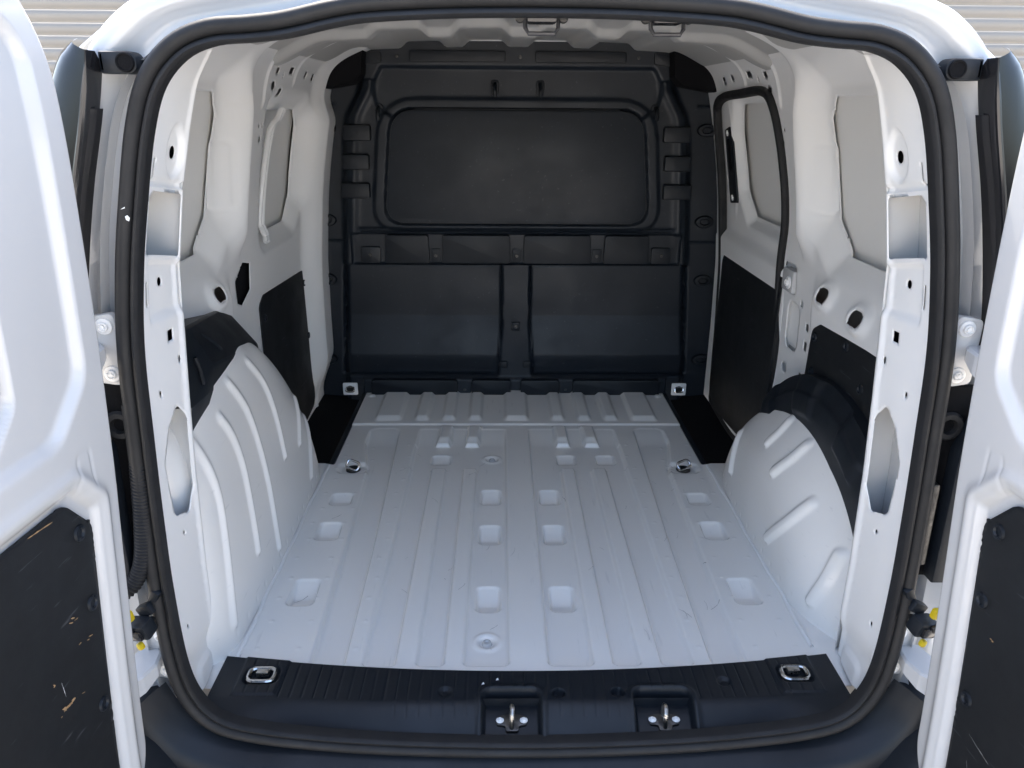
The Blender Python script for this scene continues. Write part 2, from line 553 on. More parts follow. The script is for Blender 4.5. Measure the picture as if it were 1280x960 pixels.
# its black cover
bC = [(1.70 + 0.53 * math.cos(t), -0.03 + 0.52 * math.sin(t)) for t in th]
prC = [(0.70, 0.715), (0.82, 0.712), (0.905, 0.716), (0.925, 0.724), (0.985, 0.735), (1.0, 0.75), (1.0, 0.86)]
Y, Z, X = arch(1, bC, (1.70, -0.03), prC, None, 180, 60)
ang = np.arctan2(Z + 0.03, Y - 1.70)
for a0 in (0.75, 1.35, 1.95, 2.5):
    X = X - 0.010 * emb(np.abs(ang - a0) - 0.13, 0.05) * ss(0.78, 0.82, np.hypot(Y - 1.7, Z + 0.03) / 0.525) * (X < 0.74)
part('wheel_arch_cover', gridmesh(np.stack([X, Y, Z], -1)), 'plastic', ARCH_R, angle=40)

# left arch
bL = [(1.285, -0.08), (1.285, 0.20), (1.288, 0.44), (1.325, 0.545), (1.44, 0.598), (1.60, 0.615), (1.72, 0.612), (1.80, 0.592), (1.89, 0.558), (2.00, 0.474), (2.11, 0.357), (2.21, 0.21), (2.268, 0.065), (2.295, -0.08)]
prL = [(0.10, 0.624), (0.45, 0.627), (0.72, 0.631), (0.83, 0.637), (0.905, 0.649), (0.955, 0.669), (0.985, 0.698), (1.0, 0.742), (1.0, 0.86)]
Y, Z, X = arch(-1, bL, (1.75, -0.08), prL, None, 260, 150)
X = X + 0.045 * np.clip(Z, 0, 1)
for pts in ([(1.745, 0.535), (1.80, 0.46), (1.835, 0.36), (1.852, 0.235)], [(1.60, 0.535), (1.645, 0.46), (1.675, 0.37), (1.695, 0.24), (1.690, 0.055)], [(1.505, 0.490), (1.54, 0.43), (1.562, 0.34), (1.56, 0.20), (1.555, 0.13)],
            [(1.37, 0.505), (1.405, 0.40), (1.41, 0.30), (1.375, 0.06)], [(2.070, 0.315), (2.000, 0.205)], [(2.15, 0.225), (2.065, 0.065)]):
    C = spline(pts, 12)
    d = np.full(Y.shape, 9.0)
    for i in range(11):
        d = np.minimum(d, seg(Y, Z, *C[i], *C[i + 1]))
    X = X - 0.0072 * (1 - ss(0.0015, 0.0160, d))
X = welds(Y, Z, X, [(y_, 0.03) for y_ in np.arange(1.38, 2.2, 0.062)])
ARCH_L = part('wheel_arch', gridmesh(np.stack([-X, Y, Z], -1)), 'floor', angle=60)
ARCH_L['label'] = 'tall white wheel arch with upright pressed ridges'
cv = [(-0.680, 1.459, 0.704), (-0.745, 1.66, 0.672), (-0.772, 1.907, 0.629), (-0.775, 2.135, 0.458), (-0.700, 1.922, 0.525), (-0.668, 1.534, 0.596), (-0.664, 1.503, 0.554), (-0.655, 1.365, 0.568),
      (-0.655, 1.28, 0.60), (-0.675, 1.28, 0.72), (-0.80, 1.28, 0.73), (-0.80, 1.92, 0.62), (-0.80, 2.15, 0.44), (-0.72, 2.0, 0.42), (-0.70, 1.40, 0.40)]
me = mesh(cv, [(0, 2, 4, 5), (2, 3, 4), (0, 5, 6, 7), (0, 7, 8, 9), (0, 9, 10), (0, 10, 11, 2), (2, 11, 12, 3), (4, 3, 12, 13), (7, 6, 14), (6, 5, 4, 13, 14)])
o = part('wheel_arch_cover', me, 'plastic', ARCH_L, angle=20)
b = o.modifiers.new('round', 'BEVEL'); b.width = 0.005; b.segments = 2
for q0, q1 in (((-0.661, 1.425, 0.650), (-0.657, 1.44, 0.590)), ((-0.683, 1.52, 0.672), (-0.682, 1.62, 0.606))):
    part('cover_rib', tube_me([q0, tuple((np.array(q0) + np.array(q1)) / 2 + np.array([0.002, 0, 0.002])), q1], 0.004, 8, smooth_n=14), 'plastic', ARCH_L)

for s, ar in ((-1, ARCH_L), (1, ARCH_R)):
    ys = np.linspace(1.36 if s > 0 else 1.33, 2.255, 60)
    xs_ = 0.6235 + 0.0025 * np.sin(ys * 23) * np.sin(ys * 7.3) + (0.006 if s < 0 else 0.003) * ss(1.5, 1.33, ys) * 0
    part('sealer_bead', tube_me(np.stack([s * xs_, ys, 0.0065 + 0.001 * np.sin(ys * 41)], 1), 0.0045, 8), 'inner', ar)

# ---- side walls
basex = smooth_table([-0.1, 0.3, 0.55, 0.65, 0.8, 0.9, 1.0, 1.1, 1.17, 1.215, 1.25, 1.28, 1.32], [0.795, 0.795, 0.79, 0.782, 0.768, 0.754, 0.736, 0.715, 0.698, 0.682, 0.655, 0.60, 0.48], 0.02)
QREC = lambda Y, Z: polysd(Y, Z, [(1.30, 0.80), (1.88, 0.80), (1.965, 0.87), (1.995, 1.12), (1.97, 1.155), (1.30, 1.155)], 0.03)
QHOLE = lambda Y, Z: polysd(Y, Z, [(1.30, 0.79), (1.86, 0.79), (1.94, 0.86), (1.97, 1.09), (1.95, 1.125), (1.30, 1.125)], 0.02)
FREC = lambda Y, Z: polysd(Y, Z, [(2.335, 0.77), (2.64, 0.77), (2.70, 0.83), (2.71, 1.04), (2.68, 1.07), (2.335, 1.07)], 0.03)
DAP = [(2.42, 0.01), (2.79, 0.01), (2.835, 0.06), (2.855, 0.35), (2.870, 0.60), (2.88, 0.85), (2.875, 1.06), (2.81, 1.14), (2.55, 1.158), (2.33, 1.160), (2.255, 1.11), (2.215, 0.97), (2.205, 0.82), (2.235, 0.68), (2.238, 0.55), (2.225, 0.40), (2.26, 0.17)]
DAPC = spline(DAP, 160, closed=True)
def wall_x(s, Y, Z):
    x = basex(Z)
    x = x + 0.050 * emb(QREC(Y, Z) - 0.020, 0.085)
    if s < 0:
        x = x + 0.045 * emb(FREC(Y, Z) - 0.022, 0.075)
        # B panel curls in towards the bulkhead
        x = x - 0.055 * ss(2.74, 2.83, Y) * ss(0.0, 0.2, Z) * (1 - 0.6 * ss(1.05, 1.15, Z))
        x = x - 0.006 * np.exp(-((Y - 2.835) / 0.012) ** 2)
    # pillar box standing proud between the recesses
    x = x - 0.030 * ss(1.98, 2.06, Y) * (1 - ss(2.064, 2.088, Y)) * ss(0.71, 0.81, Z) * (1 - 0.75 * ss(1.10, 1.20, Z))
    # waist ledge
    x = x - 0.030 * (1 - ss(0.63, 0.72, Z)) * (1 - ss(1.92, 2.00, Y)) * ss(0.3, 0.6, Z)
    # pressed oblong on the pillar flank
    e = rr(Y, Z, 2.005, 0.945, 0.024, 0.085, 0.014)
    x = x + 0.004 * np.exp(-(e / 0.004) ** 2)
    # pressed beads of the cant rail
    x = x - 0.006 * np.exp(-((Y - 2.215 - 0.1 * np.clip(1.15 - Z, 0, 1)) / 0.008) ** 2) * ss(1.10, 1.13, Z)
    x = x - 0.006 * np.exp(-((Y - 2.50) / 0.008) ** 2) * ss(1.165, 1.18, Z)
    for wz in np.arange(0.16, 1.2, 0.06):
        x = x + 0.0014 * np.exp(-((Y - 2.112) ** 2 + (Z - wz) ** 2) / 0.006 ** 2)
    ovals = ((1.87, 0.672), (1.67, 0.665)) if s > 0 else ((1.845, 0.675),)
    for oy, oz in ovals:
        r = np.hypot((Y - oy) / 1.5, Z - oz)
        x = x - 0.013 * np.exp(-((r - 0.024) / 0.012) ** 2)
    return x
def small_holes(s):
    H = []
    for y, z, hy, hz in ((2.30, 1.205, 0.014, 0.008), (2.37, 1.195, 0.006, 0.005), (2.44, 1.21, 0.022, 0.009), (2.62, 1.205, 0.014, 0.009), (2.29, 1.165, 0.016, 0.011), (2.37, 1.150, 0.018, 0.010), (2.72, 1.20, 0.016, 0.011),
                         (2.235, 1.06, 0.006, 0.005), (2.205, 1.06, 0.006, 0.005), (2.22, 1.025, 0.009, 0.008), (2.07, 0.60, 0.008, 0.007)):
        H.append((y, z, hy, hz, 0.8 * min(hy, hz)))
    if s > 0:
        H += [(2.125, 0.52, 0.045, 0.070, 0.03), (2.165, 0.655, 0.045, 0.042, 0.012), (2.02, 0.545, 0.010, 0.010, 0.002), (2.02, 0.49, 0.010, 0.013, 0.004), (2.03, 0.40, 0.012, 0.008, 0.006), (2.155, 0.385, 0.018, 0.014, 0.012)]
        H += [(1.87, 0.672, 0.030, 0.018, 0.018), (1.67, 0.665, 0.030, 0.018, 0.018)]
    else:
        H += [(1.845, 0.675, 0.030, 0.017, 0.017)]
    return H
def wall_cut(s):
    hs = small_holes(s)
    def cut(Y, Z):
        d = -QHOLE(Y, Z)
        d = np.where(QHOLE(Y, Z) < 0, -QHOLE(Y, Z), -QHOLE(Y, Z))
        for y, z, hy, hz, r in hs:
            d = np.maximum(d, -rr(Y, Z, y, z, hy, hz, r))
        if s > 0:
            d = np.maximum(d, -polysd(Y, Z, DAPC))
        else:
            d = np.maximum(d, -FREC(Y, Z))
            d = np.maximum(d, -polysd(Y, Z, [(2.035, 0.665), (2.10, 0.705), (2.165, 0.69), (2.165, 0.615), (2.09, 0.585), (2.05, 0.60)]))
        return d
    return cut
# polygon distance on a dense closed curve is slow: coarsen it
DAPC = spline(DAP, 60, closed=True)
WALL = {}
for s in (-1, 1):
    o = part('side_wall', field(1.30, 2.965, -0.06, 1.30, 0.0062, lambda Y, Z: (s * wall_x(s, Y, Z), Y, Z), cut=wall_cut(s), flip=s < 0), 'inner', angle=50)
    o['label'] = 'fixed inner side wall with two blanked windows' if s < 0 else 'inner side wall round the sliding door opening'
    solid(o, 0.0022, 0)
    WALL[s] = o
    # outer skin seen through the window openings
    outx = lambda Z: basex(Z) + 0.061
    part('window_blank', field(1.42, 2.04, 0.70, 1.19, 0.02, lambda Y, Z: (s * outx(Z), Y, Z), flip=s < 0), 'skin', o)
    # closing skin behind the small holes
    part('outer_skin', field(1.42, 2.97, -0.1, 1.28, 0.04, lambda Y, Z: (s * (basex(Z) + 0.095 - 0.03 * ss(0.95, 1.1, Z)), Y, Z), flip=s < 0), 'paint', o)
FW = WALL[-1]
part('window_blank', field(2.29, 2.76, 0.70, 1.12, 0.02, lambda Y, Z: (-(basex(Z) + 0.052), Y, Z), flip=True), 'skin', FW)
# stay bar across the rear edge of the front blank
for dy in (0.0, 0.020):
    pth = [(-(basex(1.098) + 0.000), 2.420 + dy, 1.102), (-(basex(1.08) + 0.006), 2.40 + dy, 1.075), (-(basex(1.04) + 0.012), 2.355 + dy, 1.04), (-(basex(0.9) + 0.012), 2.325 + dy, 0.9), (-(basex(0.79) + 0.012), 2.31 + dy, 0.79), (-(basex(0.765) + 0.01), 2.315 + dy, 0.77), (-(basex(0.74) + 0.005), 2.335 + dy, 0.742), (-(basex(0.725)), 2.325 + dy, 0.722)]
    part('stay_bar', tube_me(pth, 0.0085, 8, smooth_n=60), 'inner', FW)

def board(name, pts, r, x, s, parent, m='trim', t=0.005, bev=0.0015):
    return part(name, prism_me(round_poly(pts, r), t, lambda a, b, d: (s * (x - d), a, b), bev), m, parent)
part('hole_shade_sheet', mesh([(-0.800, 1.99, 0.54), (-0.800, 2.232, 0.54), (-0.788, 2.232, 0.75), (-0.788, 1.99, 0.75)], [(0, 1, 2, 3)]), 'matt_black', FW)  # added black sheet, stands in for the dark inside the hole
TB = board('trim_board', [(2.235, 0.18), (2.235, 0.545), (2.28, 0.570), (2.785, 0.545), (2.785, 0.02), (2.40, -0.02)], [0.02, 0.03, 0.03, 0.03, 0.06, 0.02], 0.789, -1, FW)
for y, z in ((2.27, 0.50), (2.76, 0.50), (2.76, 0.30), (2.27, 0.33)):
    place('fixing_plug', ME_PLUG, 'plastic', TB, (-0.784, y, z), (1, 0, 0))
RW = WALL[1]
TB = board('trim_board', [(1.36, 0.05), (1.36, 0.625), (1.86, 0.600), (1.905, 0.575), (1.93, 0.10)], [0.0, 0.0, 0.03, 0.03, 0.02], 0.759, 1, RW)
for y, z in ((1.88, 0.56), (1.70, 0.59), (1.87, 0.47), (1.60, 0.52)):
    place('fixing_plug', ME_PLUG, 'plastic', TB, (0.754, y, z), (-1, 0, 0))
# latch block and pocket on the right pillar
box('latch_cover', (0.785, 2.165, 0.648), (0.030, 0.085, 0.066), 'paint', RW, bev=0.008)
place('latch_screw', ME_BOLT, 'inner', RW, (0.769, 2.145, 0.645), (-1, 0, 0))
part('pocket_liner', field(2.06, 2.21, 0.43, 0.61, 0.01, lambda Y, Z: (0.808 + 0 * Y, Y, Z)), 'paint', RW)

# ---- sliding door in the right aperture
SDW = lambda Y, Z: polysd(Y, Z, [(2.25, 0.79), (2.60, 0.79), (2.675, 0.86), (2.695, 1.03), (2.67, 1.105), (2.29, 1.11)], 0.022)
SD = part('sliding_door', field(2.10, 2.93, 0.0, 1.20, 0.007,
      lambda Y, Z: (basex(Z) + 0.012 + 0.030 * emb(SDW(Y, Z) - 0.022, 0.04) + 0.030 * (1 - ss(2.18, 2.24, Y))
                    - 0.005 * np.exp(-((Y - 2.745 - 0.08 * np.abs(Z - 0.92)) / 0.010) ** 2) * ss(0.72, 0.78, Z)
                    - 0.026 * (1 - ss(0.655, 0.70, Z)), Y, Z),
      cut=lambda Y, Z: -SDW(Y, Z)), 'inner', angle=50)
SD['label'] = 'closed sliding side door with black seal and lower board'
part('window_blank', field(2.18, 2.76, 0.73, 1.18, 0.02, lambda Y, Z: (basex(Z) + 0.060, Y, Z)), 'skin', SD)
board('trim_board', [(2.21, 0.05), (2.21, 0.640), (2.23, 0.648), (2.80, 0.620), (2.83, 0.58), (2.82, 0.05), (2.76, 0.01)], [0, 0, 0.01, 0.03, 0.03, 0.05, 0.03], 0.777, 1, SD)
hp = part('handle_plate', prism_me(round_poly([(2.725, 0.80), (2.815, 0.79), (2.835, 1.04), (2.770, 1.055), (2.745, 1.0)], 0.012), 0.006, lambda a, b, d: (basex(b) + 0.012 - d, a, b), 0.002), 'plastic', SD)
part('handle_grip', prism_me(round_poly([(2.765, 0.91), (2.800, 0.905), (2.806, 1.01), (2.775, 1.015)], 0.012), 0.003, lambda a, b, d: (basex(b) + 0.0055 - d, a, b), 0.001), 'matt_black', hp)
for y, z in ((2.798, 1.034), (2.782, 0.815)):
    place('screw', ME_BOLT, 'chrome', hp, (basex(z) + 0.007, y, z), (-1, 0, 0)).scale = (0.7, 0.7, 0.5)
# its seal
def sweep(path, profile, nrm, closed=True):
    """path (n,3); nrm(i)->(a,b) axes arrays; profile list (p,q) along a,b"""
    P = np.array(path)
    A, B = nrm
    pr = np.array(profile)
    G = P[:, None] + pr[None, :, 0, None] * A[:, None] + pr[None, :, 1, None] * B[:, None]
    return gridmesh(G, cu=closed)
C = spline(DAP, 260, closed=True)
C3 = np.stack([basex(C[:, 1]) - 0.002, C[:, 0], C[:, 1]], 1)
T = np.roll(C3, -1, 0) - np.roll(C3, 1, 0)
T /= np.linalg.norm(T, axis=1, keepdims=True)
inw = np.array([-1.0, 0, 0])[None] + 0 * T
Nn = np.cross(T, inw); Nn /= np.linalg.norm(Nn, axis=1, keepdims=True)
part('door_seal', sweep(C3, [(-0.013, -0.01), (-0.013, 0.008), (-0.008, 0.016), (0.0, 0.018), (0.009, 0.015), (0.013, 0.008), (0.013, -0.01)], (Nn, inw)), 'rubber', SD)

# ---- bulkhead
BY = 2.965
def bulk_y(X, Z):
    A = np.abs(X)
    y = np.zeros_like(X)
    # raised main body against the outer flange
    edge = np.interp(Z, [0, 0.55, 1.0, 1.08, 1.14, 1.18, 1.3], [0.69, 0.665, 0.635, 0.62, 0.585, 0.565, 0.555])
    y = y - 0.030 * (1 - ss(-0.016, 0.016, A - edge)) 
    # side column roll
    y = y - 0.010 * np.exp(-((A - edge + 0.035) / 0.016) ** 2) * (Z < 1.2) * ss(0.60, 0.68, Z)
    # recessed field above the window
    e = polysd(A, Z, [(-0.1, 1.07), (0.44, 1.07), (0.505, 1.125), (0.515, 1.185), (0.485, 1.236), (-0.1, 1.236)], 0.008)
    y = y + 0.014 * emb(e, 0.016)
    # rounded surround of the window
    e = polysd(A, Z, round_poly([(-0.3, 0.668), (0.548, 0.668), (0.502, 1.140), (-0.3, 1.140)], [0, 0.09, 0.15, 0]))
    y = y - 0.008 * emb(e, 0.012)
    e2 = polysd(A, Z, round_poly([(-0.3, 0.688), (0.506, 0.688), (0.464, 1.107), (-0.3, 1.107)], [0, 0.075, 0.095, 0]))
    y = y + 0.014 * emb(e2, 0.006)
    # shelf line below the window
    y = y + 0.010 * np.exp(-((Z - 0.668) / 0.006) ** 2) * (A < 0.60)
    # row of blocks: recessed ground
    e = rr(A, Z, 0.0, 0.594, 0.635, 0.058, 0.006)
    y = y + 0.016 * emb(e, 0.008)
    # lower panels
    e = polysd(A, Z, [(0.062, 0.525), (0.060, 0.30), (0.075, 0.085), (0.695, 0.085), (0.668, 0.525)], 0.004)
    k = emb(e, 0.008)
    y = y + k * (0.034 * np.clip((Z - 0.17) / 0.155, 0, 1) - 0.004 + 0.012 * (1 - ss(0.085, 0.17, Z)))
    e = np.abs(polysd(A, Z, [(0.062, 0.525), (0.060, 0.30), (0.075, 0.085), (0.695, 0.085), (0.668, 0.525)], 0.004))
    y = y + 0.009 * np.exp(-(e / 0.0045) ** 2)
    # foot strip
    y = y - 0.012 * (1 - ss(0.062, 0.074, Z)) * (A < 0.62)
    # flange joints
    for z in (0.62, 1.12):
        y = y + 0.004 * np.exp(-((Z - z) / 0.003) ** 2) * (A > 0.66)
    return BY + y
BH = part('bulkhead', field(-0.88, 0.88, -0.05, 1.33, 0.0055, lambda X, Z: (X, bulk_y(X, Z), Z)), 'plastic_s', angle=60)
BH['label'] = 'black moulded bulkhead across the front of the load bay'
def front(pts, r, y, t, bev=0.002):
    me_ = prism_me(round_poly(pts, r), t, lambda a, b, d: (a, y - d, b), bev)
    return me_
# window blank with its groove
part('window_blank', front([(-0.498, 0.695), (0.498, 0.695), (0.457, 1.100), (-0.457, 1.100)], [0.07, 0.07, 0.09, 0.09], BY - 0.020, 0.012, 0.004), 'plastic_s', BH)
# clip boxes at either side of the window
for s in (-1, 1):
    for z, xa, xb in ((1.020, 0.635, 0.535), (0.918, 0.645, 0.545), (0.815, 0.655, 0.548)):
        o = box('side_clip', (s * (xa + xb) / 2, BY - 0.040, z), (xa - xb, 0.040, 0.056), 'plastic', BH, bev=0.010)
# block row
for x0, x1 in ((-0.508, -0.335), (-0.288, -0.022), (0.026, 0.290), (0.338, 0.516)):
    part('raised_block', front([(x0, 0.540), (x1, 0.540), (x1 - 0.004, 0.648), (x0 + 0.004, 0.648)], 0.012, BY - 0.008, 0.026, 0.0035), 'plastic', BH)
for s in (-1, 1):
    part('raised_block', front([(s * 0.525, 0.540), (s * 0.60, 0.540), (s * 0.60, 0.602), (s * 0.525, 0.602)][::s], 0.010, BY - 0.008, 0.020, 0.003), 'plastic', BH)
for x in (-0.312, 0.002, 0.314):
    part('screw_seat', front([(x - 0.018, 0.542), (x + 0.018, 0.542), (x + 0.018, 0.595), (x - 0.018, 0.595)], 0.007, BY - 0.008, 0.012, 0.002), 'plastic', BH)
    place('screw', ME_SCREW, 'dkmetal', BH, (x, BY - 0.021, 0.568), (0, -1, 0))
for x in (-0.565, 0.565):
    place('screw', ME_SCREW, 'metal', BH, (x, BY - 0.029, 0.572), (0, -1, 0))
# foot covers
for x0, x1 in ((-0.585, -0.236), (-0.178, -0.018), (0.022, 0.180), (0.235, 0.590)):
    part('foot_cover', front([(x0, -0.01), (x1, -0.01), (x1, 0.068), (x0, 0.068)], 0.014, BY - 0.030, 0.034, 0.004), 'plastic', BH)
for x in (-0.207, 0.207):
    place('screw', ME_SCREW, 'dkmetal', BH, (x, BY - 0.043, 0.022), (0, -1, 0))
# top strip
for x0, x1 in ((-0.385, -0.045), (0.060, 0.385)):
    part('top_cover', front([(x0, 1.262), (x1, 1.262), (x1, 1.298), (x0, 1.298)], 0.009, BY - 0.026, 0.018, 0.003), 'plastic', BH)
for s in (-1, 1):
    part('top_cover', front([(s * 0.485, 1.258), (s * 0.545, 1.25), (s * 0.545, 1.288), (s * 0.485, 1.296)][::s], 0.009, BY - 0.026, 0.016, 0.003), 'plastic', BH)
for x in (0.008, -0.43, 0.43):
    place('screw', ME_SCREW, 'metal' if x < 0 else 'dkmetal', BH, (x, BY - 0.031, 1.279), (0, -1, 0))
# centre clip and two small pads
box('centre_clip', (0.0, BY - 0.034, 0.288), (0.034, 0.014, 0.036), 'plastic', BH, bev=0.005)
place('screw', ME_SCREW, 'metal', BH, (0.0, BY - 0.042, 0.289), (0, -1, 0)).scale = (1.3, 1.3, 1)
for x in (-0.046, 0.046):
    box('small_pad', (x, BY - 0.034, 0.128), (0.028, 0.014, 0.028), 'plastic', BH, bev=0.004)
# coat hooks
def hook(x, z):
    o = part('coat_hook', front([(x - 0.014, z - 0.03), (x + 0.014, z - 0.03), (x + 0.016, z + 0.025), (x - 0.016, z + 0.025)], 0.014, BY - 0.014, 0.010, 0.004), 'plastic', BH)
    part('hook_arm', tube_me([(x, BY - 0.02, z + 0.012), (x, BY - 0.045, z + 0.004), (x, BY - 0.054, z - 0.012), (x, BY - 0.05, z - 0.03)], 0.0075, 8, smooth_n=16), 'plastic', o)
for x, z in ((-0.083, 1.178), (0.081, 1.178), (-0.505, 1.095), (0.505, 1.100)):
    hook(x, z)
# flange clips and corner blocks
for s in (-1, 1):
    for z in (1.035, 0.70, 0.47, 0.14):
        xx = s * np.interp(z, [0.1, 1.1], [0.765, 0.70])
        place('flange_clip', lathe_me([(0, 0.004), (0.012, 0.004), (0.016, 0.011), (0.026, 0.010), (0.030, 0.0)], 20), 'plastic', BH, (xx, BY - 0.002, z), (0, -1, 0)).scale = (1.25, 0.8, 1)
    part('corner_block', prism_me(round_poly([(0.535, 1.31), (0.545, 1.215), (0.575, 1.185), (0.69, 1.165), (0.72, 1.175), (0.72, 1.31)], 0.012), 0.11, lambda a, b, d: (s * a, 2.955 - d, b), 0.008), 'matt_black', BH)
    p = part('tie_down_plate', front([(s * 0.645, -0.004), (s * 0.705, -0.004), (s * 0.705, 0.048), (s * 0.645, 0.048)][::s], 0.006, BY - 0.035, 0.006, 0.002), 'inner', BH)
    place('tie_down_ring', ME_EYE, 'chrome', BH, (s * 0.675, BY - 0.046, 0.022), (0, -0.95, 0.3)).scale = (0.8, 0.7, 0.8)
    place('tie_down_hub', lathe_me([(0, 0.002), (0.014, 0.002), (0.015, 0)], 16), 'dkmetal', BH, (s * 0.675, BY - 0.0415, 0.022), (0, -1, 0))

# ---- roof lining
def roof_z(X, Y):
    A = np.abs(X)
    z = 1.312 - 0.012 * (A / 0.5) ** 2 - 0.055 * ss(0.52, 0.70, A)
    for c in (0.115, 0.335):
        z = z + 0.022 * emb(np.abs(A - c) - 0.068, 0.035)
    for c in (1.62, 2.25):
        z = z - 0.022 * emb(np.abs(Y - c) - 0.05, 0.05)
    return z
part('roof_lining', field(-0.70, 0.70, 1.352, 3.0, 0.009, lambda X, Y: (X, Y, roof_z(X, Y)), flip=True), 'roof', angle=60)

# ---- opening: seal path, inner frame, outer frame
OPEN_Y = lambda z: 1.135 + 0.03 * np.clip(z, -0.1, 1.3) / 1.2
half = [(0.0, -0.040), (0.15, -0.037), (0.30, -0.029), (0.42, -0.017), (0.52, -0.001), (0.588, 0.022), (0.630, 0.070), (0.651, 0.15), (0.657, 0.30), (0.655, 0.45), (0.650, 0.60), (0.643, 0.75), (0.625, 0.88),
        (0.602, 0.99), (0.578, 1.085), (0.552, 1.147), (0.512, 1.188), (0.465, 1.207), (0.41, 1.212), (0.36, 1.218), (0.29, 1.233), (0.235, 1.240), (0.12, 1.2455), (0.0, 1.247)]
loop2 = half + [(-x, z) for x, z in half[-2:0:-1]]
SP = spline(loop2, 420, closed=True)
S3 = np.stack([SP[:, 0], OPEN_Y(SP[:, 1]), SP[:, 1]], 1)
T = np.roll(S3, -1, 0) - np.roll(S3, 1, 0)
T /= np.linalg.norm(T, axis=1, keepdims=True)
bk = np.array([0, -1.0, 0.0])[None] + 0 * T
On = np.cross(bk, T); On /= np.linalg.norm(On, axis=1, keepdims=True)
if On[np.argmax(SP[:, 0]), 0] < 0:
    On = -On
SEAL = part('door_seal', sweep(S3, [(-0.0125, -0.015), (-0.013, 0.004), (-0.012, 0.009), (-0.0085, 0.013), (-0.005, 0.0125), (-0.002, 0.009), (-0.0008, 0.004), (0.001, 0.009), (0.006, 0.0145), (0.012, 0.016), (0.0175, 0.0135), (0.0215, 0.008), (0.0220, -0.015)], (On, bk)), 'rubber', angle=50)
SEAL['label'] = 'black rubber seal round the rear door opening'

# inner frame: pillars and header in one sheet, split into three parts
ctrl = [  # outer (x,z)       inner (x,y,z)           return (x,y,z)
    ((0.622, 0.030), (0.668, 1.345, 0.005), (0.70, 1.38, 0.0)),
    ((0.641, 0.150), (0.664, 1.340, 0.100), (0.79, 1.40, 0.10)),
    ((0.645, 0.300), (0.661, 1.335, 0.240), (0.80, 1.40, 0.24)),
    ((0.642, 0.530), (0.653, 1.333, 0.450), (0.80, 1.40, 0.45)),
    ((0.637, 0.650), (0.642, 1.330, 0.610), (0.80, 1.40, 0.61)),
    ((0.631, 0.740), (0.633, 1.330, 0.740), (0.81, 1.40, 0.74)),
    ((0.612, 0.890), (0.624, 1.330, 0.860), (0.82, 1.39, 0.86)),
    ((0.588, 1.000), (0.602, 1.330, 0.980), (0.80, 1.37, 0.98)),
    ((0.560, 1.095), (0.575, 1.325, 1.078), (0.74, 1.36, 1.08)),
    ((0.530, 1.150), (0.550, 1.315, 1.150), (0.67, 1.34, 1.17)),
    ((0.495, 1.178), (0.515, 1.31, 1.205), (0.58, 1.34, 1.25)),
    ((0.460, 1.189), (0.465, 1.31, 1.228), (0.50, 1.34, 1.285)),
    ((0.360, 1.200), (0.360, 1.32, 1.240), (0.37, 1.35, 1.32)),
    ((0.235, 1.222), (0.235, 1.34, 1.250), (0.235, 1.36, 1.33)),
    ((0.0, 1.230), (0.0, 1.345, 1.256), (0.0, 1.365, 1.335))]
def mir(c):
    (ox, oz), (ix, iy, iz), (qx, qy, qz) = c
    return ((-ox, oz), (-ix, iy, iz), (-qx, qy, qz))
def frame_sheet(cs, n, m1=34, m2=8):
    O = spline([(x, 0, z) for (x, z), _, _ in cs], n)
    tg = np.gradient(O, axis=0)
    nn = np.stack([tg[:, 2], 0 * tg[:, 0], -tg[:, 0]], 1)
    nn /= np.linalg.norm(nn, axis=1, keepdims=True)
    nn *= np.sign(nn[:, :1] * O[:, :1] + nn[:, 2:] * (O[:, 2:] - 0.6))
    O = O + 0.012 * nn
    O[:, 1] = OPEN_Y(O[:, 2]) + 0.006
    # same parameter for the other two rails
    def rail(k):
        pts = np.array([c[k] for c in cs], float)
        o = np.array([(c[0][0], 0, c[0][1]) for c in cs])
        d = np.concatenate([[0], np.cumsum(np.linalg.norm(np.diff(o, axis=0), axis=1))]); d /= d[-1]
        q = np.linspace(0, 1, n)
        R = np.stack([np.interp(q, d, pts[:, j]) for j in range(3)], 1)
        kk = max(3, n // 40)
        ker = np.ones(kk) / kk
        Rp = np.vstack([np.repeat(R[:1], kk, 0), R, np.repeat(R[-1:], kk, 0)])
        Rs = np.stack([np.convolve(Rp[:, j], ker, 'same') for j in range(3)], 1)[kk:-kk]
        return Rs
    return O, rail(1), rail(2)
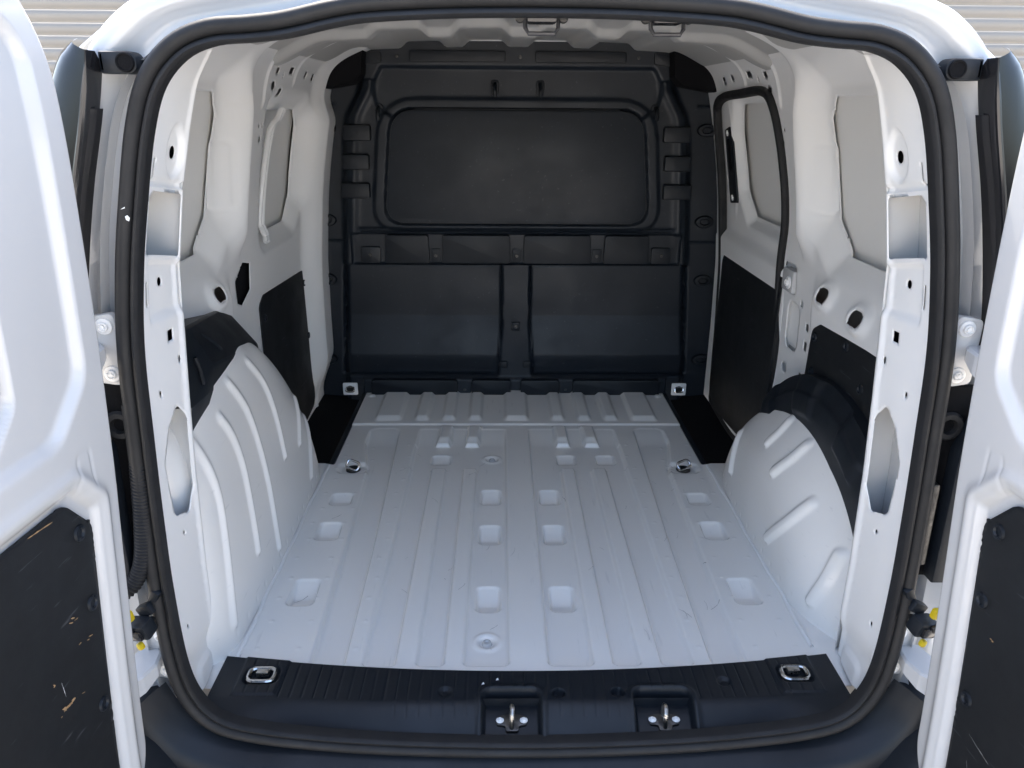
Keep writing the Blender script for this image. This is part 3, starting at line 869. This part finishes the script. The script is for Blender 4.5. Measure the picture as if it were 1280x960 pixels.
def pillar(s):
    cs = [c if s > 0 else mir(c) for c in ctrl[:11]]
    n = 330
    O, I, Q = frame_sheet(cs, n)
    Zr = O[:, 2]
    m = 44
    W = 0.175
    U, K = np.meshgrid(np.linspace(0, W, m), np.arange(n, dtype=float), indexing='ij')
    zz = np.interp(K, np.arange(n), Zr)
    # holes in (u, z)
    def cut(u, z):
        d = np.full(u.shape, -1.0)
        hol = [rr(u, z, 0.130, 1.062, 0.012, 0.010, 0.010),
               polysd(u, z, [(0.046, 0.905), (0.158, 0.905), (0.158, 0.995), (0.056, 0.995), (0.046, 0.985)], 0.004),
               rr(u, z, 0.105, 0.853, 0.008, 0.009, 0.008),
               rr(u, z, 0.044, 0.835, 0.0025, 0.022, 0.002),
               rr(u, z, 0.120, 0.745, 0.0095, 0.0095, 0.001),
               rr(u, z, 0.070, 0.665, 0.004, 0.005, 0.004), rr(u, z, 0.148, 0.705, 0.004, 0.005, 0.004),
               rr(u, z, 0.048, 1.03, 0.0025, 0.018, 0.002),
               polysd(u, z, [(0.075, 0.545), (0.10, 0.60), (0.125, 0.625), (0.142, 0.615), (0.142, 0.50), (0.12, 0.455), (0.085, 0.455)], 0.014),
               rr(u, z, 0.10, 0.40, 0.004, 0.005, 0.004), rr(u, z, 0.06, 0.20, 0.004, 0.005, 0.004)]
        for h in hol:
            d = np.maximum(d, -h)
        return d
    st = W / (m - 1)
    dz = np.abs(np.gradient(Zr)).max()
    u, z = U.copy(), zz.copy()
    for _ in range(2):
        e = 1e-4
        sd_ = cut(u, z)
        gu = (cut(u + e, z) - cut(u - e, z)) / (2 * e); gv = (cut(u, z + e) - cut(u, z - e)) / (2 * e)
        g_ = np.maximum(gu * gu + gv * gv, 0.2)
        near = np.abs(sd_) < 0.72 * st
        u = np.where(near, u - sd_ * gu / g_, u); z = np.where(near, z - sd_ * gv / g_, z)
    uc = (u[:-1, :-1] + u[1:, :-1] + u[1:, 1:] + u[:-1, 1:]) / 4
    zc = (z[:-1, :-1] + z[1:, :-1] + z[1:, 1:] + z[:-1, 1:]) / 4
    keep = cut(uc, zc) < 0
    keep[:, zc[0] > 1.15] = True
    kk = K + np.where(np.abs(z - zz) > 1e-9, (z - zz) / np.maximum(np.gradient(Zr), 1e-4)[np.clip(K.astype(int), 0, n - 1)], 0)
    kk = np.clip(kk, 0, n - 1)
    ip = lambda A, j: np.interp(kk, np.arange(n), A[:, j])
    t = u / W
    X = ip(O, 0) * (1 - t) + ip(I, 0) * t
    Y = ip(O, 1) * (1 - t) + ip(I, 1) * t
    Z = ip(O, 2) * (1 - t) + ip(I, 2) * t
    # rounded lip near the seal, pressed steps in the face
    off = -0.004 * np.exp(-((u - 0.165) / 0.008) ** 2)
    r = np.hypot(u - 0.125, (z - 1.062) * 0.8)
    off = off + 0.007 * (1 - ss(0.026, 0.036, r))
    off = off + 0.007 * ss(0.775, 0.80, z) * (1 - ss(0.885, 0.895, z)) * ss(0.05, 0.06, u)
    off = off + 0.006 * ss(1.005, 1.01, z) * (1 - ss(1.016, 1.02, z))
    off = off + 0.010 * ss(0.03, 0.05, u) * (1 - ss(0.10, 0.17, z)) - 0.006 * emb(rr(u, z, 0.11, 0.03, 0.04, 0.05, 0.02), 0.02)
    for wz in np.arange(0.12, 1.1, 0.047):
        off = off + 0.0012 * np.exp(-((u - 0.152) ** 2 + (z - wz) ** 2) / 0.0045 ** 2) + 0.0009 * np.exp(-((u - 0.026) ** 2 + (z - wz - 0.02) ** 2) / 0.004 ** 2)
    X = X + s * off
    P = np.stack([X, Y, Z], -1)
    me = gridmesh(P, keep, flip=s < 0)
    o = part('rear_pillar', me, 'inner', angle=50)
    o['label'] = 'white inner rear pillar with punched openings beside the ' + ('tall' if s < 0 else 'rounded') + ' wheel arch'
    solid(o, 0.002, 0)
    # return face towards the side wall
    tt = np.linspace(0, 1, 8)[:, None, None]
    part('pillar_return', gridmesh(I[None] * (1 - tt) + Q[None] * tt, flip=s < 0), 'inner', o)
    # cavity wall seen through the openings
    e = np.stack([O + np.array([s * 0.055, 0.01, 0]), O + np.array([s * 0.060, 0.08, 0]), I + np.array([s * 0.065, 0.03, 0])], 0)
    part('pillar_web', gridmesh(e, flip=s < 0), 'paint', o)
    zi = I[:, 2]
    for za, zb_ in ((0.06, 0.425), (0.655, 0.893), (1.005, 1.13)):  # added dark sheets that paint in the shade behind small holes
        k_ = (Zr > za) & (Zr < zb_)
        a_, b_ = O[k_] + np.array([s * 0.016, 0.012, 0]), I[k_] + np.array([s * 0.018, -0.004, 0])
        part('hole_shade_sheet', gridmesh(np.stack([a_, (a_ + b_) / 2 + np.array([s * 0.004, 0, 0]), b_], 0), flip=s < 0), 'matt_black', o)
    return o
PIL = {s: pillar(s) for s in (-1, 1)}
part('cable', tube_me([(0.70, 1.24, 0.50), (0.69, 1.27, 0.515), (0.69, 1.30, 0.545), (0.70, 1.34, 0.56)], 0.006, 8, smooth_n=20), 'rubber', PIL[1])
hc = [mir(c) for c in ctrl[9:]] + [c for c in ctrl[9:][::-1][1:]]
O, I, Q = frame_sheet(hc, 220)
tt = np.linspace(0, 1, 14)[:, None, None]
S1 = O[None] * (1 - tt) + I[None] * tt
S1[..., 2] += 0.012 * np.sin(np.pi * tt[..., 0])
S1[:3, :, 1] -= 0.0
t2 = np.linspace(0, 1, 6)[1:, None, None]
S2 = I[None] * (1 - t2) + Q[None] * t2
HD = part('rear_header', gridmesh(np.concatenate([S1, S2], 0)), 'inner', angle=50)
for x in (0.0, 0.192):
    o = box('latch_block', (x, 1.285, 1.247), (0.046, 0.04, 0.020), 'gloss2', HD, bev=0.005)
    part('latch_loop', tube_me([(x - 0.026, 1.285, 1.256), (x - 0.025, 1.275, 1.230), (x - 0.020, 1.272, 1.222), (x + 0.020, 1.272, 1.222), (x + 0.025, 1.275, 1.230), (x + 0.026, 1.285, 1.256)], 0.0034, 8), 'loop', o)
    for sx in (-1, 1):
        place('latch_ear', lathe_me([(0, 0.005), (0.006, 0.005), (0.0075, 0.0)], 14), 'dkmetal', o, (x + sx * 0.033, 1.280, 1.244), (0, -1, 0))
box('roof_lamp', (-0.012, 1.36, 1.262), (0.03, 0.02, 0.008), 'amber', HD, bev=0.002)

# outer body round the opening
octrl = [((0.640, 0.06), (0.80, 0.05)), ((0.652, 0.15), (0.815, 0.15)), ((0.655, 0.45), (0.815, 0.45)), ((0.643, 0.75), (0.790, 0.75)), ((0.625, 0.88), (0.765, 0.90)), ((0.600, 0.995), (0.735, 1.03)), ((0.577, 1.09), (0.708, 1.12)),
         ((0.552, 1.147), (0.678, 1.185)), ((0.512, 1.188), (0.628, 1.243)), ((0.465, 1.207), (0.56, 1.277)), ((0.36, 1.218), (0.40, 1.308)), ((0.235, 1.240), (0.25, 1.325)), ((0.0, 1.247), (0.0, 1.335))]
oc = octrl + [((-a, b), (-c, d)) for (a, b), (c, d) in octrl[::-1][1:]]
q = spline([(a, b, c, d) for (a, b), (c, d) in oc], 420)
A2, B2 = q[:, :2], q[:, 2:]
rows = []
zf = A2[:, 1]
oy = OPEN_Y(zf)
def row(t, dy, push=0.0):
    p = A2 * (1 - t) + B2 * t
    return np.stack([p[:, 0] * (1 + push), oy + dy, p[:, 1] + push * 0.3], 1)
side = ss(0.25, 0.5, np.abs(A2[:, 0]))
for t, dy in ((-0.05, 0.008), (0.10, 0.008), (0.16, 0.012), (0.22, 0.030), (0.27, 0.045), (0.34, 0.050), (0.46, 0.050), (0.54, 0.045), (0.60, 0.032), (0.68, 0.030), (0.80, 0.036), (0.90, 0.050), (0.97, 0.072), (1.0, 0.10)):
    r_ = row(t, dy)
    if t > 0.5:
        r_[:, 1] += 0.012 * np.sin(r_[:, 2] * 9 + 1) * side
    rows.append(r_)
for dy, px in ((0.16, 0.012), (0.28, 0.05), (0.5, 0.12), (1.2, 0.16), (2.4, 0.16)):
    rows.append(row(1.0, dy, px))
OUT = part('body_shell', gridmesh(np.array(rows)), 'paint', angle=60)
OUT['label'] = 'white outer body edge round the rear opening'

for s in (-1, 1):
    sm = lambda pts: pts[::s] if s > 0 else pts
    # tail lamp: blade along the body corner
    ins = spline([(0.640, 1.212), (0.642, 1.175), (0.660, 1.10), (0.690, 1.00), (0.715, 0.90), (0.735, 0.80), (0.742, 0.72)], 40)
    outr = spline([(0.6405, 1.2125), (0.678, 1.199), (0.705, 1.172), (0.742, 1.09), (0.775, 0.98), (0.80, 0.87), (0.815, 0.78), (0.82, 0.70)], 40)
    ins[:, 0] -= 0.013
    outr[:, 0] -= 0.010
    R = [np.stack([s * ins[:, 0], 1.137 + 0.045 * ss(0.0, 0.05, 1.212 - ins[:, 1]), ins[:, 1]], 1), np.stack([s * ins[:, 0], 1.135 + 0 * ins[:, 0], ins[:, 1]], 1)]
    LP = part('tail_lamp', gridmesh(np.array(R)[:, 2:], flip=s > 0), 'gloss2')
    LP['label'] = 'dark smoked upright tail lamp'
    R = []
    for t in np.linspace(0, 1, 10):
        p = (ins * (1 - t) + outr * t)[2:]
        R.append(np.stack([s * (p[:, 0] + 0.006 * np.sin(np.pi * t)), 1.132 + 0.0 * p[:, 0] + 0.020 * t + 0.030 * t ** 3, p[:, 1]], 1))
    part('lens', gridmesh(np.array(R), flip=s > 0), 'gloss', LP)
    part('lens_edge', tube_me([(s * a_, 1.134, b_) for a_, b_ in ins[2:]], 0.0045, 8, rfn=lambda t: 0.0012 + 0.0033 * ss(0.0, 0.12, t)), 'gloss2', LP)
    part('lamp_flange', gridmesh(np.array([np.stack([s * (ins[8:, 0] - 0.006), 1.180 + 0 * ins[8:, 0], ins[8:, 1]], 1), np.stack([s * (ins[8:, 0] - 0.004), 1.165 + 0 * ins[8:, 0], ins[8:, 1]], 1), np.stack([s * ins[8:, 0], 1.155 + 0 * ins[8:, 0], ins[8:, 1]], 1)])), 'gloss2', LP)
    # rubber bump stop
    bs = part('bump_stop', prism_me(round_poly([(0.574, 1.157), (0.628, 1.157), (0.628, 1.187), (0.574, 1.187)], [0.015, 0.003, 0.003, 0.015]), 0.026, lambda a, b, d: (s * a, 1.192 - d, b), 0.006), 'plastic', OUT)
    place('bump_cup', lathe_me([(0.0, 0.0012), (0.0095, 0.0012), (0.0105, 0.003), (0.0125, 0.003), (0.0135, 0.0)], 20), 'matt_black', bs, (s * 0.590, 1.165, 1.172), (0.0, -1, 0))
    # black corner panel behind the door edge
    cp = part('corner_panel', prism_me(round_poly([(0.672, 0.325), (0.665, 0.69), (0.80, 0.69), (0.82, 0.325)], 0.01), 0.01, lambda a, b, d: (s * a, 1.172 - d, b), 0.003), 'matt_black', OUT)
    part('corner_rib', prism_me([(0.702, 0.33), (0.700, 0.58), (0.725, 0.66), (0.742, 0.66), (0.735, 0.33)], 0.03, lambda a, b, d: (s * a, 1.160 - d, b), 0.004), 'plastic', cp)
    place('grommet', lathe_me([(0, -0.006), (0.010, -0.006), (0.014, 0.005), (0.022, 0.005), (0.026, 0)], 20), 'rubber', cp, (s * 0.688, 1.159, 0.62), (0, -1, 0))
    for z in (0.748, 0.158):
        # body half of the hinge and its arm
        up = z > 0.5
        hg = part('door_hinge', prism_me(round_poly([(0.668, z - 0.062), (0.668, z + 0.062), (0.712, z + 0.055), (0.712, z - 0.055)], 0.012), 0.012, lambda a, b, d: (s * a, 1.175 - d, b), 0.004), 'paint')
        for dz in (-0.039, 0.040):
            place('hinge_bolt', ME_BOLT, 'paint', hg, (s * 0.686, 1.163, z + dz), (0, -1, 0)).scale = (0.72, 0.72, 0.8)
        h0 = 0.5
        pts = [(0.694, 1.168), (0.684, 1.150), (0.680, 1.12), (0.690, 1.088), (0.715, 1.060), (0.765, 1.075), (0.742, 1.12), (0.728, 1.168)]
        part('hinge_arm', prism_me(round_poly(pts, 0.01), 1.0, lambda a, b, d: (s * a, b, z + 0.012 - (1 - d) * (0.018 + (0.045 if up else 0.030) * (1.168 - b) / 0.11)), 0.0), 'paint', hg).modifiers.new('round', 'BEVEL').width = 0.004
    # door check with yellow tags
    ck = box('door_check', (s * 0.690, 1.112, 0.255), (0.040, 0.030, 0.034), 'plastic', VAN, bev=0.007, rot=(0.25, 0.15 * s, 0.25 * s))
    for (cx, cy, cz, sx, sy, sz, mm, nm, rz) in ((0.672, 1.135, 0.297, 0.016, 0.014, 0.050, 'plastic', 'check_link', -0.5), (0.684, 1.128, 0.282, 0.030, 0.016, 0.022, 'plastic', 'check_link', 0.5), (0.694, 1.098, 0.250, 0.026, 0.012, 0.020, 'gloss2', 'check_face', 0.1),
                                                 (0.702, 1.100, 0.288, 0.015, 0.012, 0.020, 'yellow', 'yellow_tag', 0.15), (0.692, 1.102, 0.224, 0.011, 0.010, 0.014, 'yellow', 'yellow_tag', 0.3), (0.720, 1.100, 0.262, 0.050, 0.010, 0.014, 'dkmetal', 'check_strap', -0.2)):
        box(nm, (s * cx, cy, cz), (sx, sy, sz), mm, ck, bev=0.004, rot=(0.1, rz * s, 0.2 * s))
    place('check_pin', lathe_me([(0, 0.004), (0.005, 0.004), (0.006, 0.0)], 14), 'dkmetal', ck, (s * 0.676, 1.126, 0.262), (0, -1, 0.2))
# corrugated cable conduit, left side only
pth = spline([(-0.662, 1.155, 0.66), (-0.664, 1.148, 0.55), (-0.670, 1.142, 0.45), (-0.680, 1.136, 0.375), (-0.698, 1.128, 0.335), (-0.72, 1.115, 0.318)], 420)
part('cable_conduit', tube_me(pth, 0.015, 14, rfn=lambda t: 0.0138 + 0.0014 * np.sin(t * 2 * np.pi * 58) * ss(0.25, 0.32, t)), 'rubber', angle=80)
part('latch_strut', prism_me(round_poly([(0.672, 0.36), (0.668, 0.52), (0.686, 0.52), (0.690, 0.36)], 0.006), 0.02, lambda a, b, d: (a, 1.160 - d, b), 0.004), 'dkmetal')  # a white strut in shadow; the dark colour paints that shadow in

# ---- sill trim over the rear edge of the floor
matY = lambda X: 1.288 + 0.050 * (np.abs(X) / 0.64) ** 2
def sill_fn(X, V):
    # V 0 at the floor edge, 1 at the seal
    A = np.abs(X)
    y0 = matY(X); y1 = 1.135 + 0 * X
    Y = y0 + (y1 - y0) * V
    lip = 1.205 - 0.020 * np.exp(-((A - 0.30) / 0.3) ** 2) * 0 + 0.012 * ss(0.3, 0.6, A)
    z = 0.0085 - 0.0085 * (1 - ss(0.0, 0.02, V))
    d = lip - Y
    z = z - 0.050 * ss(0.0, 0.085, d) + 0.03 * ss(0.45, 0.60, A) * ss(0.0, 0.085, d)
    # moulded ribs
    fld = (Y > lip + 0.004)
    z = z - 0.0016 * np.exp(-(((X / 0.0235) % 1.0 - 0.5) * 0.0235 / 0.0013) ** 2) * ss(0.0, 0.006, Y - lip + 0.004) * ss(0.02, 0.06, V) * (A < 0.62)
    low = ss(0.0, 0.006, d - 0.0) * (1 - ss(0.028, 0.034, d))
    z = z - 0.0014 * np.exp(-(((X / 0.0235) % 1.0 - 0.5) * 0.0235 / 0.0015) ** 2) * low * (A < 0.29)
    # eye recesses
    e = rr(A, Y, 0.553, 1.272, 0.034, 0.024, 0.014)
    z = z - 0.010 * emb(e, 0.008)
    z = z + 0.006 * emb(polysd(A, Y, [(0.50, 1.36), (0.515, 1.22), (0.60, 1.22), (0.60, 1.36)], 0), 0.006) * 0.6
    for cx, cy in ((0.056, 1.221), (0.176, 1.223)):
        z = z - 0.016 * emb(circ(X, Y, cx, cy, 0.0125), 0.003)
    for cx, cy in ((-0.172, 1.226), (0.40, 1.252)):
        z = z - 0.007 * emb(circ(X, Y, cx, cy, 0.012), 0.008)
    for cx in (-0.0385, 0.264):
        e = rr(X, Y, cx, 1.175, 0.056, 0.055, 0.018)
        k = emb(e, 0.010)
        z = z * (1 - k) + k * (-0.020 - 0.028 * (1 - ss(1.13, 1.21, Y)))
        z = z + 0.004 * np.exp(-((e - 0.008) / 0.006) ** 2)
    return X, Y, z
nx, nv = 620, 90
Xg, Vg = np.meshgrid(np.linspace(-0.645, 0.645, nx), np.linspace(0, 1, nv), indexing='ij')
SILL = part('sill_trim', gridmesh(np.stack(sill_fn(Xg, Vg), -1), flip=True), 'plastic', angle=60)
SILL['label'] = 'black ribbed plastic sill trim at the rear edge of the floor'
for s in (-1, 1):
    o = place('tie_down_ring', eye_me(0.0265, 0.018, 0.0045), 'chrome', SILL, (s * 0.553, 1.272, 0.012), (0, -0.06, 1))
    box('ring_clip', (s * 0.553, 1.283, 0.010), (0.026, 0.018, 0.010), 'metal', SILL, bev=0.002)
    for dx in (-0.012, 0.012):
        place('rivet', ME_SCREW, 'dkmetal', SILL, (s * 0.553 + dx, 1.266, 0.002), (0, 0, 1))
for cx in (-0.0385, 0.264):
    o = part('striker_plate', prism_me(round_poly([(-0.030, -0.008), (-0.012, -0.010), (-0.012, -0.020), (0.014, -0.020), (0.014, -0.010), (0.030, -0.008), (0.030, 0.008), (0.012, 0.012), (-0.012, 0.012), (-0.030, 0.008)], 0.005), 0.006, lambda a, b, d: (cx + a, 1.182 + b, -0.030 + d + (b) * 0.35), 0.001), 'dkmetal', SILL)
    part('striker_pin', tube_me([(cx, 1.192, -0.030), (cx, 1.192, 0.000), (cx + 0.001, 1.186, 0.006), (cx + 0.001, 1.176, 0.004), (cx, 1.170, -0.008), (cx, 1.168, -0.035)], 0.0048, 10, smooth_n=30), 'metal', o)
    for dx in (-0.023, 0.024):
        place('striker_screw', ME_BOLT, 'metal', o, (cx + dx, 1.182, -0.0235), (0, 0, 1)).scale = (0.42, 0.42, 0.4)

# ---- black lower surround and bumper
lo = [(0.715, 0.095), (0.690, 0.038), (0.645, -0.008), (0.565, -0.040), (0.44, -0.052), (0.25, -0.070), (0.0, -0.080)]
lp = spline(lo + [(-x, z) for x, z in lo[::-1][1:]], 200)
rows = []
for o_, y_ in ((0.030, 1.15), (0.012, 1.125), (0.0, 1.10), (-0.012, 1.09), (-0.030, 1.085), (-0.07, 1.08)):
    n_ = np.stack([lp[:, 0], lp[:, 1] - 0.3], 1); n_ /= np.linalg.norm(n_, axis=1, keepdims=True)
    rows.append(np.stack([lp[:, 0] - n_[:, 0] * o_, y_ + 0 * lp[:, 0], lp[:, 1] - n_[:, 1] * o_], 1))
part('lower_surround', gridmesh(np.array(rows)), 'plastic', angle=50)
rows = []
xs = np.linspace(-0.92, 0.92, 90)
bowl = 0.10 * (np.abs(xs) / 0.92) ** 3
for y_, z_ in ((1.20, -0.085), (1.07, -0.090), (1.00, -0.094), (0.975, -0.105), (0.962, -0.13), (0.955, -0.20), (0.965, -0.32), (1.0, -0.38), (1.2, -0.40)):
    rows.append(np.stack([xs, y_ + bowl * 1.2, z_ + 0.15 * ss(0.60, 0.74, np.abs(xs)) * ss(-0.35, -0.13, z_)], 1))
BUMP = part('bumper', gridmesh(np.array(rows)), 'plastic', angle=50)
part('sill_closure', mesh([(-0.80, 1.215, -0.30), (0.80, 1.215, -0.30), (0.80, 1.215, 0.0), (-0.80, 1.215, 0.0)], [(0, 1, 2, 3)]), 'plastic', BUMP)

# ---- rear doors, swung out
edge_x = smooth_table([-0.1, 0.1, 0.25, 0.45, 0.6, 0.8, 0.95, 1.08, 1.18, 1.30], [0.690, 0.681, 0.671, 0.656, 0.644, 0.633, 0.628, 0.625, 0.628, 0.645], 0.04)
def door(s):
    zb, zt = -0.055, 1.285
    W = 0.66
    n, m = 230, 260
    # rounded outline on the hinge side: u start as a function of z
    V = np.linspace(0, 1, m)
    z = zb + (zt - zb) * V
    r1, r2 = 0.13, 0.16
    us = np.where(z < zb + r1, r1 - np.sqrt(np.maximum(r1 ** 2 - (zb + r1 - z) ** 2, 0)), np.where(z > zt - r2, (r2 - np.sqrt(np.maximum(r2 ** 2 - (z - zt + r2) ** 2, 0))) * 0.6, 0))
    t = np.linspace(0, 1, n) ** 1.5
    U = us[None] + (W - us[None]) * t[:, None]
    Zg = np.repeat(z[None], n, 0)
    e = rr(U, Zg, W / 2, (zb + zt) / 2, W / 2, (zt - zb) / 2, 0.12)         # distance to rim (negative inside)
    di = U - us[None]
    rim = np.minimum(di, np.minimum(Zg - zb, zt - Zg) + 0 * di)
    x = edge_x(Zg) + 0.0 * U
    # rolled edge, flat frame, step to the inner panel
    h = 0.030 * (1 - ss(0.0, 0.022, rim)) ** 2                       # falls away at the rim (outwards)
    upr = polysd(U, Zg, [(0.115, 0.785), (0.115, 1.16), (0.16, 1.20), (W, 1.20), (W, 0.745), (0.155, 0.745)], 0.055)
    h = h + 0.013 * emb(upr, 0.016)
    pb = polysd(U, Zg, [(0.085, 0.02), (0.085, 0.560), (0.125, 0.602), (W, 0.602), (W, 0.02)], 0.012)
    h = h + 0.010 * emb(pb, 0.012)
    wb = polysd(U, Zg, [(0.215, 0.78), (0.215, 1.12), (0.27, 1.16), (W, 1.16), (W, 0.72), (0.27, 0.72)], 0.03)
    h = h + 0.012 * emb(wb, 0.005)
    h = h - 0.006 * np.exp(-((pb - 0.020) / 0.010) ** 2)
    tri = polysd(U, Zg, [(0.075, 0.605), (0.105, 0.605), (0.095, 0.65), (0.078, 0.65)], 0.006)
    h = h + 0.0012 * np.exp(-(tri / 0.003) ** 2)
    ang = math.radians(4)
    X = s * (x + h + U * math.sin(ang))
    Yd = 1.062 - U * math.cos(ang)
    D = part('rear_door', gridmesh(np.stack([X, Yd, Zg], -1), flip=s > 0), 'paint', angle=60)
    D['label'] = ('open rear door with chipped black board' if s < 0 else 'open rear door with lightly scuffed black board')
    # outer skin and edge
    prof = []
    for off, du in ((0.030, 0.0), (0.045, 0.004), (0.075, 0.004), (0.10, 0.012)):
        prof.append(np.stack([s * (edge_x(z) + off), 1.062 - us - du, z], 1))
    prof.append(np.stack([s * (edge_x(z) + 0.10 + W * math.sin(ang)), 1.062 - W + 0 * us, z], 1))
    part('door_skin', gridmesh(np.array(prof), flip=s < 0), 'paint', D, angle=50)
    # black board
    fx = lambda a, b: edge_x(b) + a * math.sin(ang) + 0.010
    pts = round_poly([(0.088, -0.03), (0.088, 0.545), (W - 0.03, 0.572), (W - 0.03, -0.03)], [0.05, 0.055, 0.05, 0.05], 8)
    # planar board that follows the panel in height: built as a strip sheet
    bu, bv = np.meshgrid(np.linspace(0.08, W - 0.03, 110), np.linspace(-0.05, 0.60, 120), indexing='ij')
    sdb = lambda u_, v_: polysd(u_, v_, [(0.120, 0.030), (0.112, 0.530), (0.150, 0.572), (W - 0.08, 0.572), (W - 0.08, 0.030)], 0.030)
    bo = part('trim_board', field(0.07, W - 0.03, -0.02, 0.62, 0.005, lambda u_, v_: (s * (fx(u_, v_) - 0.004), 1.062 - u_ * math.cos(ang), v_), cut=sdb, flip=s > 0), 'trim', D)
    solid(bo, 0.004, 0)
    for u_, v_ in ((0.114, 0.545), (0.104, 0.42), (0.108, 0.235), (0.118, 0.075), (0.30, 0.575), (0.30, 0.03)):
        place('fixing_plug', ME_PLUG, 'plastic', bo, (s * (fx(u_, v_) - 0.006), 1.062 - u_ * math.cos(ang), v_), (-s, 0, 0))
    # window blank on the upper half
    wbm = field(0.18, W - 0.02, 0.68, 1.2, 0.008, lambda u_, v_: (s * (edge_x(v_) + u_ * math.sin(ang) + 0.018), 1.062 - u_ * math.cos(ang), v_),
                cut=lambda u_, v_: polysd(u_, v_, [(0.222, 0.79), (0.222, 1.11), (0.275, 1.15), (W, 1.15), (W, 0.73), (0.275, 0.73)], 0.018), flip=s > 0)
    part('window_blank', wbm, 'paint', D)
    # chips in the board's coating
    def chip(u0, v0, L, wd, a_, mm='wood', nm='bare_patch'):
        vs, k = [], 9
        top, bot = [], []
        for i in range(k):
            q_ = i / (k - 1)
            c_ = (q_ - 0.5) * L
            hw = wd * (0.25 + 0.75 * random.random()) * math.sin(math.pi * (0.08 + 0.84 * q_))
            top.append((c_, hw)); bot.append((c_, -hw * (0.4 + 0.6 * random.random())))
        pl_ = top + bot[::-1]
        ca, sa = math.cos(a_), math.sin(a_)
        for p, q_ in pl_:
            u_, v_ = u0 + p * ca - q_ * sa, v0 + p * sa + q_ * ca
            vs.append((s * (fx(u_, v_) - 0.0066), 1.062 - u_ * math.cos(ang), v_))
        part(nm, mesh(vs, [tuple(range(len(vs)))]), mm, bo, smooth=False)
    return D, bo, chip
DL, BL, chipL = door(-1)
def cluster(f, u0, v0, L, n, wd=0.0035, slope=0.25):
    for _ in range(n):
        q_ = random.uniform(-0.5, 0.5)
        f(u0 + q_ * L, v0 + q_ * L * slope + random.uniform(-1, 1) * wd, L * random.uniform(0.12, 0.35), wd * random.uniform(0.4, 1.0), math.pi + 0.15 + random.uniform(-0.4, 0.4))
for u_, v_, L, n_ in ((0.150, 0.425, 0.034, 4), (0.132, 0.372, 0.034, 3), (0.172, 0.300, 0.045, 7), (0.215, 0.36, 0.016, 2), (0.205, 0.300, 0.014, 1)):
    cluster(chipL, u_, v_, L, n_)
chipL(0.19, 0.595, 0.05, 0.002, 0.1)
for a_ in ((0.19, 0.335, 0.03, 0.0006, 1.4), (0.165, 0.13, 0.014, 0.0010, 2.2)):
    chipL(*a_, 'chip', 'scratch')
DR, BR, chipR = door(1)
cluster(chipR, 0.140, 0.372, 0.016, 3, 0.003)
for a_ in ((0.15, 0.175, 0.05, 0.0004, 2.9), (0.135, 0.12, 0.025, 0.0004, 1.9)):
    chipR(*a_, 'chip', 'scratch')

# paint flecks on the seal and the sill
def fleck(parent, pts, y, nm='paint_fleck'):
    part(nm, mesh([(a, y, b) for a, b in pts], [tuple(range(len(pts)))]), 'chip', parent, smooth=False)
fleck(SEAL, [(-0.613, 0.962), (-0.609, 0.964), (-0.606, 0.960), (-0.608, 0.955), (-0.612, 0.957)], 1.1385)
fleck(SEAL, [(-0.618, 0.972), (-0.611, 0.976), (-0.611, 0.974)], 1.1385)
for x, y in ((-0.099, 1.243), (-0.070, 1.255)):
    part('paint_fleck', mesh([(x, y, 0.0098), (x + 0.006, y + 0.002, 0.0098), (x + 0.004, y + 0.008, 0.0098), (x + 0.001, y + 0.005, 0.0098)], [(0, 1, 2, 3)]), 'chip', SILL, smooth=False)

# scuff marks on the floor
def floor_scuff(x, y, L, wd, a):
    ca, sa = math.cos(a), math.sin(a)
    k = 9
    c = [(x + (i / (k - 1) - 0.5) * L * ca + 0.12 * L * math.sin(3 * i / k) * sa, y + (i / (k - 1) - 0.5) * L * sa) for i in range(k)]
    vs = []
    for sg in (1, -1):
        for i in range(k):
            hw = wd * (0.3 + 0.7 * random.random()) * sg
            px, py = c[i][0] - sa * hw, c[i][1] + ca * hw
            vs.append((px, py, float(floor_h(np.array([px]), np.array([py]))[0]) + 0.0007))
    part('scuff_mark', mesh(vs, [(i, i + 1, i + 1 + k, i + k) for i in range(k - 1)]), 'scuff_l', FLOOR, smooth=False)
for _ in range(34):
    floor_scuff(random.uniform(-0.55, 0.55), random.uniform(1.36, 2.4), random.uniform(0.006, 0.045), random.uniform(0.0004, 0.0011), random.uniform(0.7, 2.4))
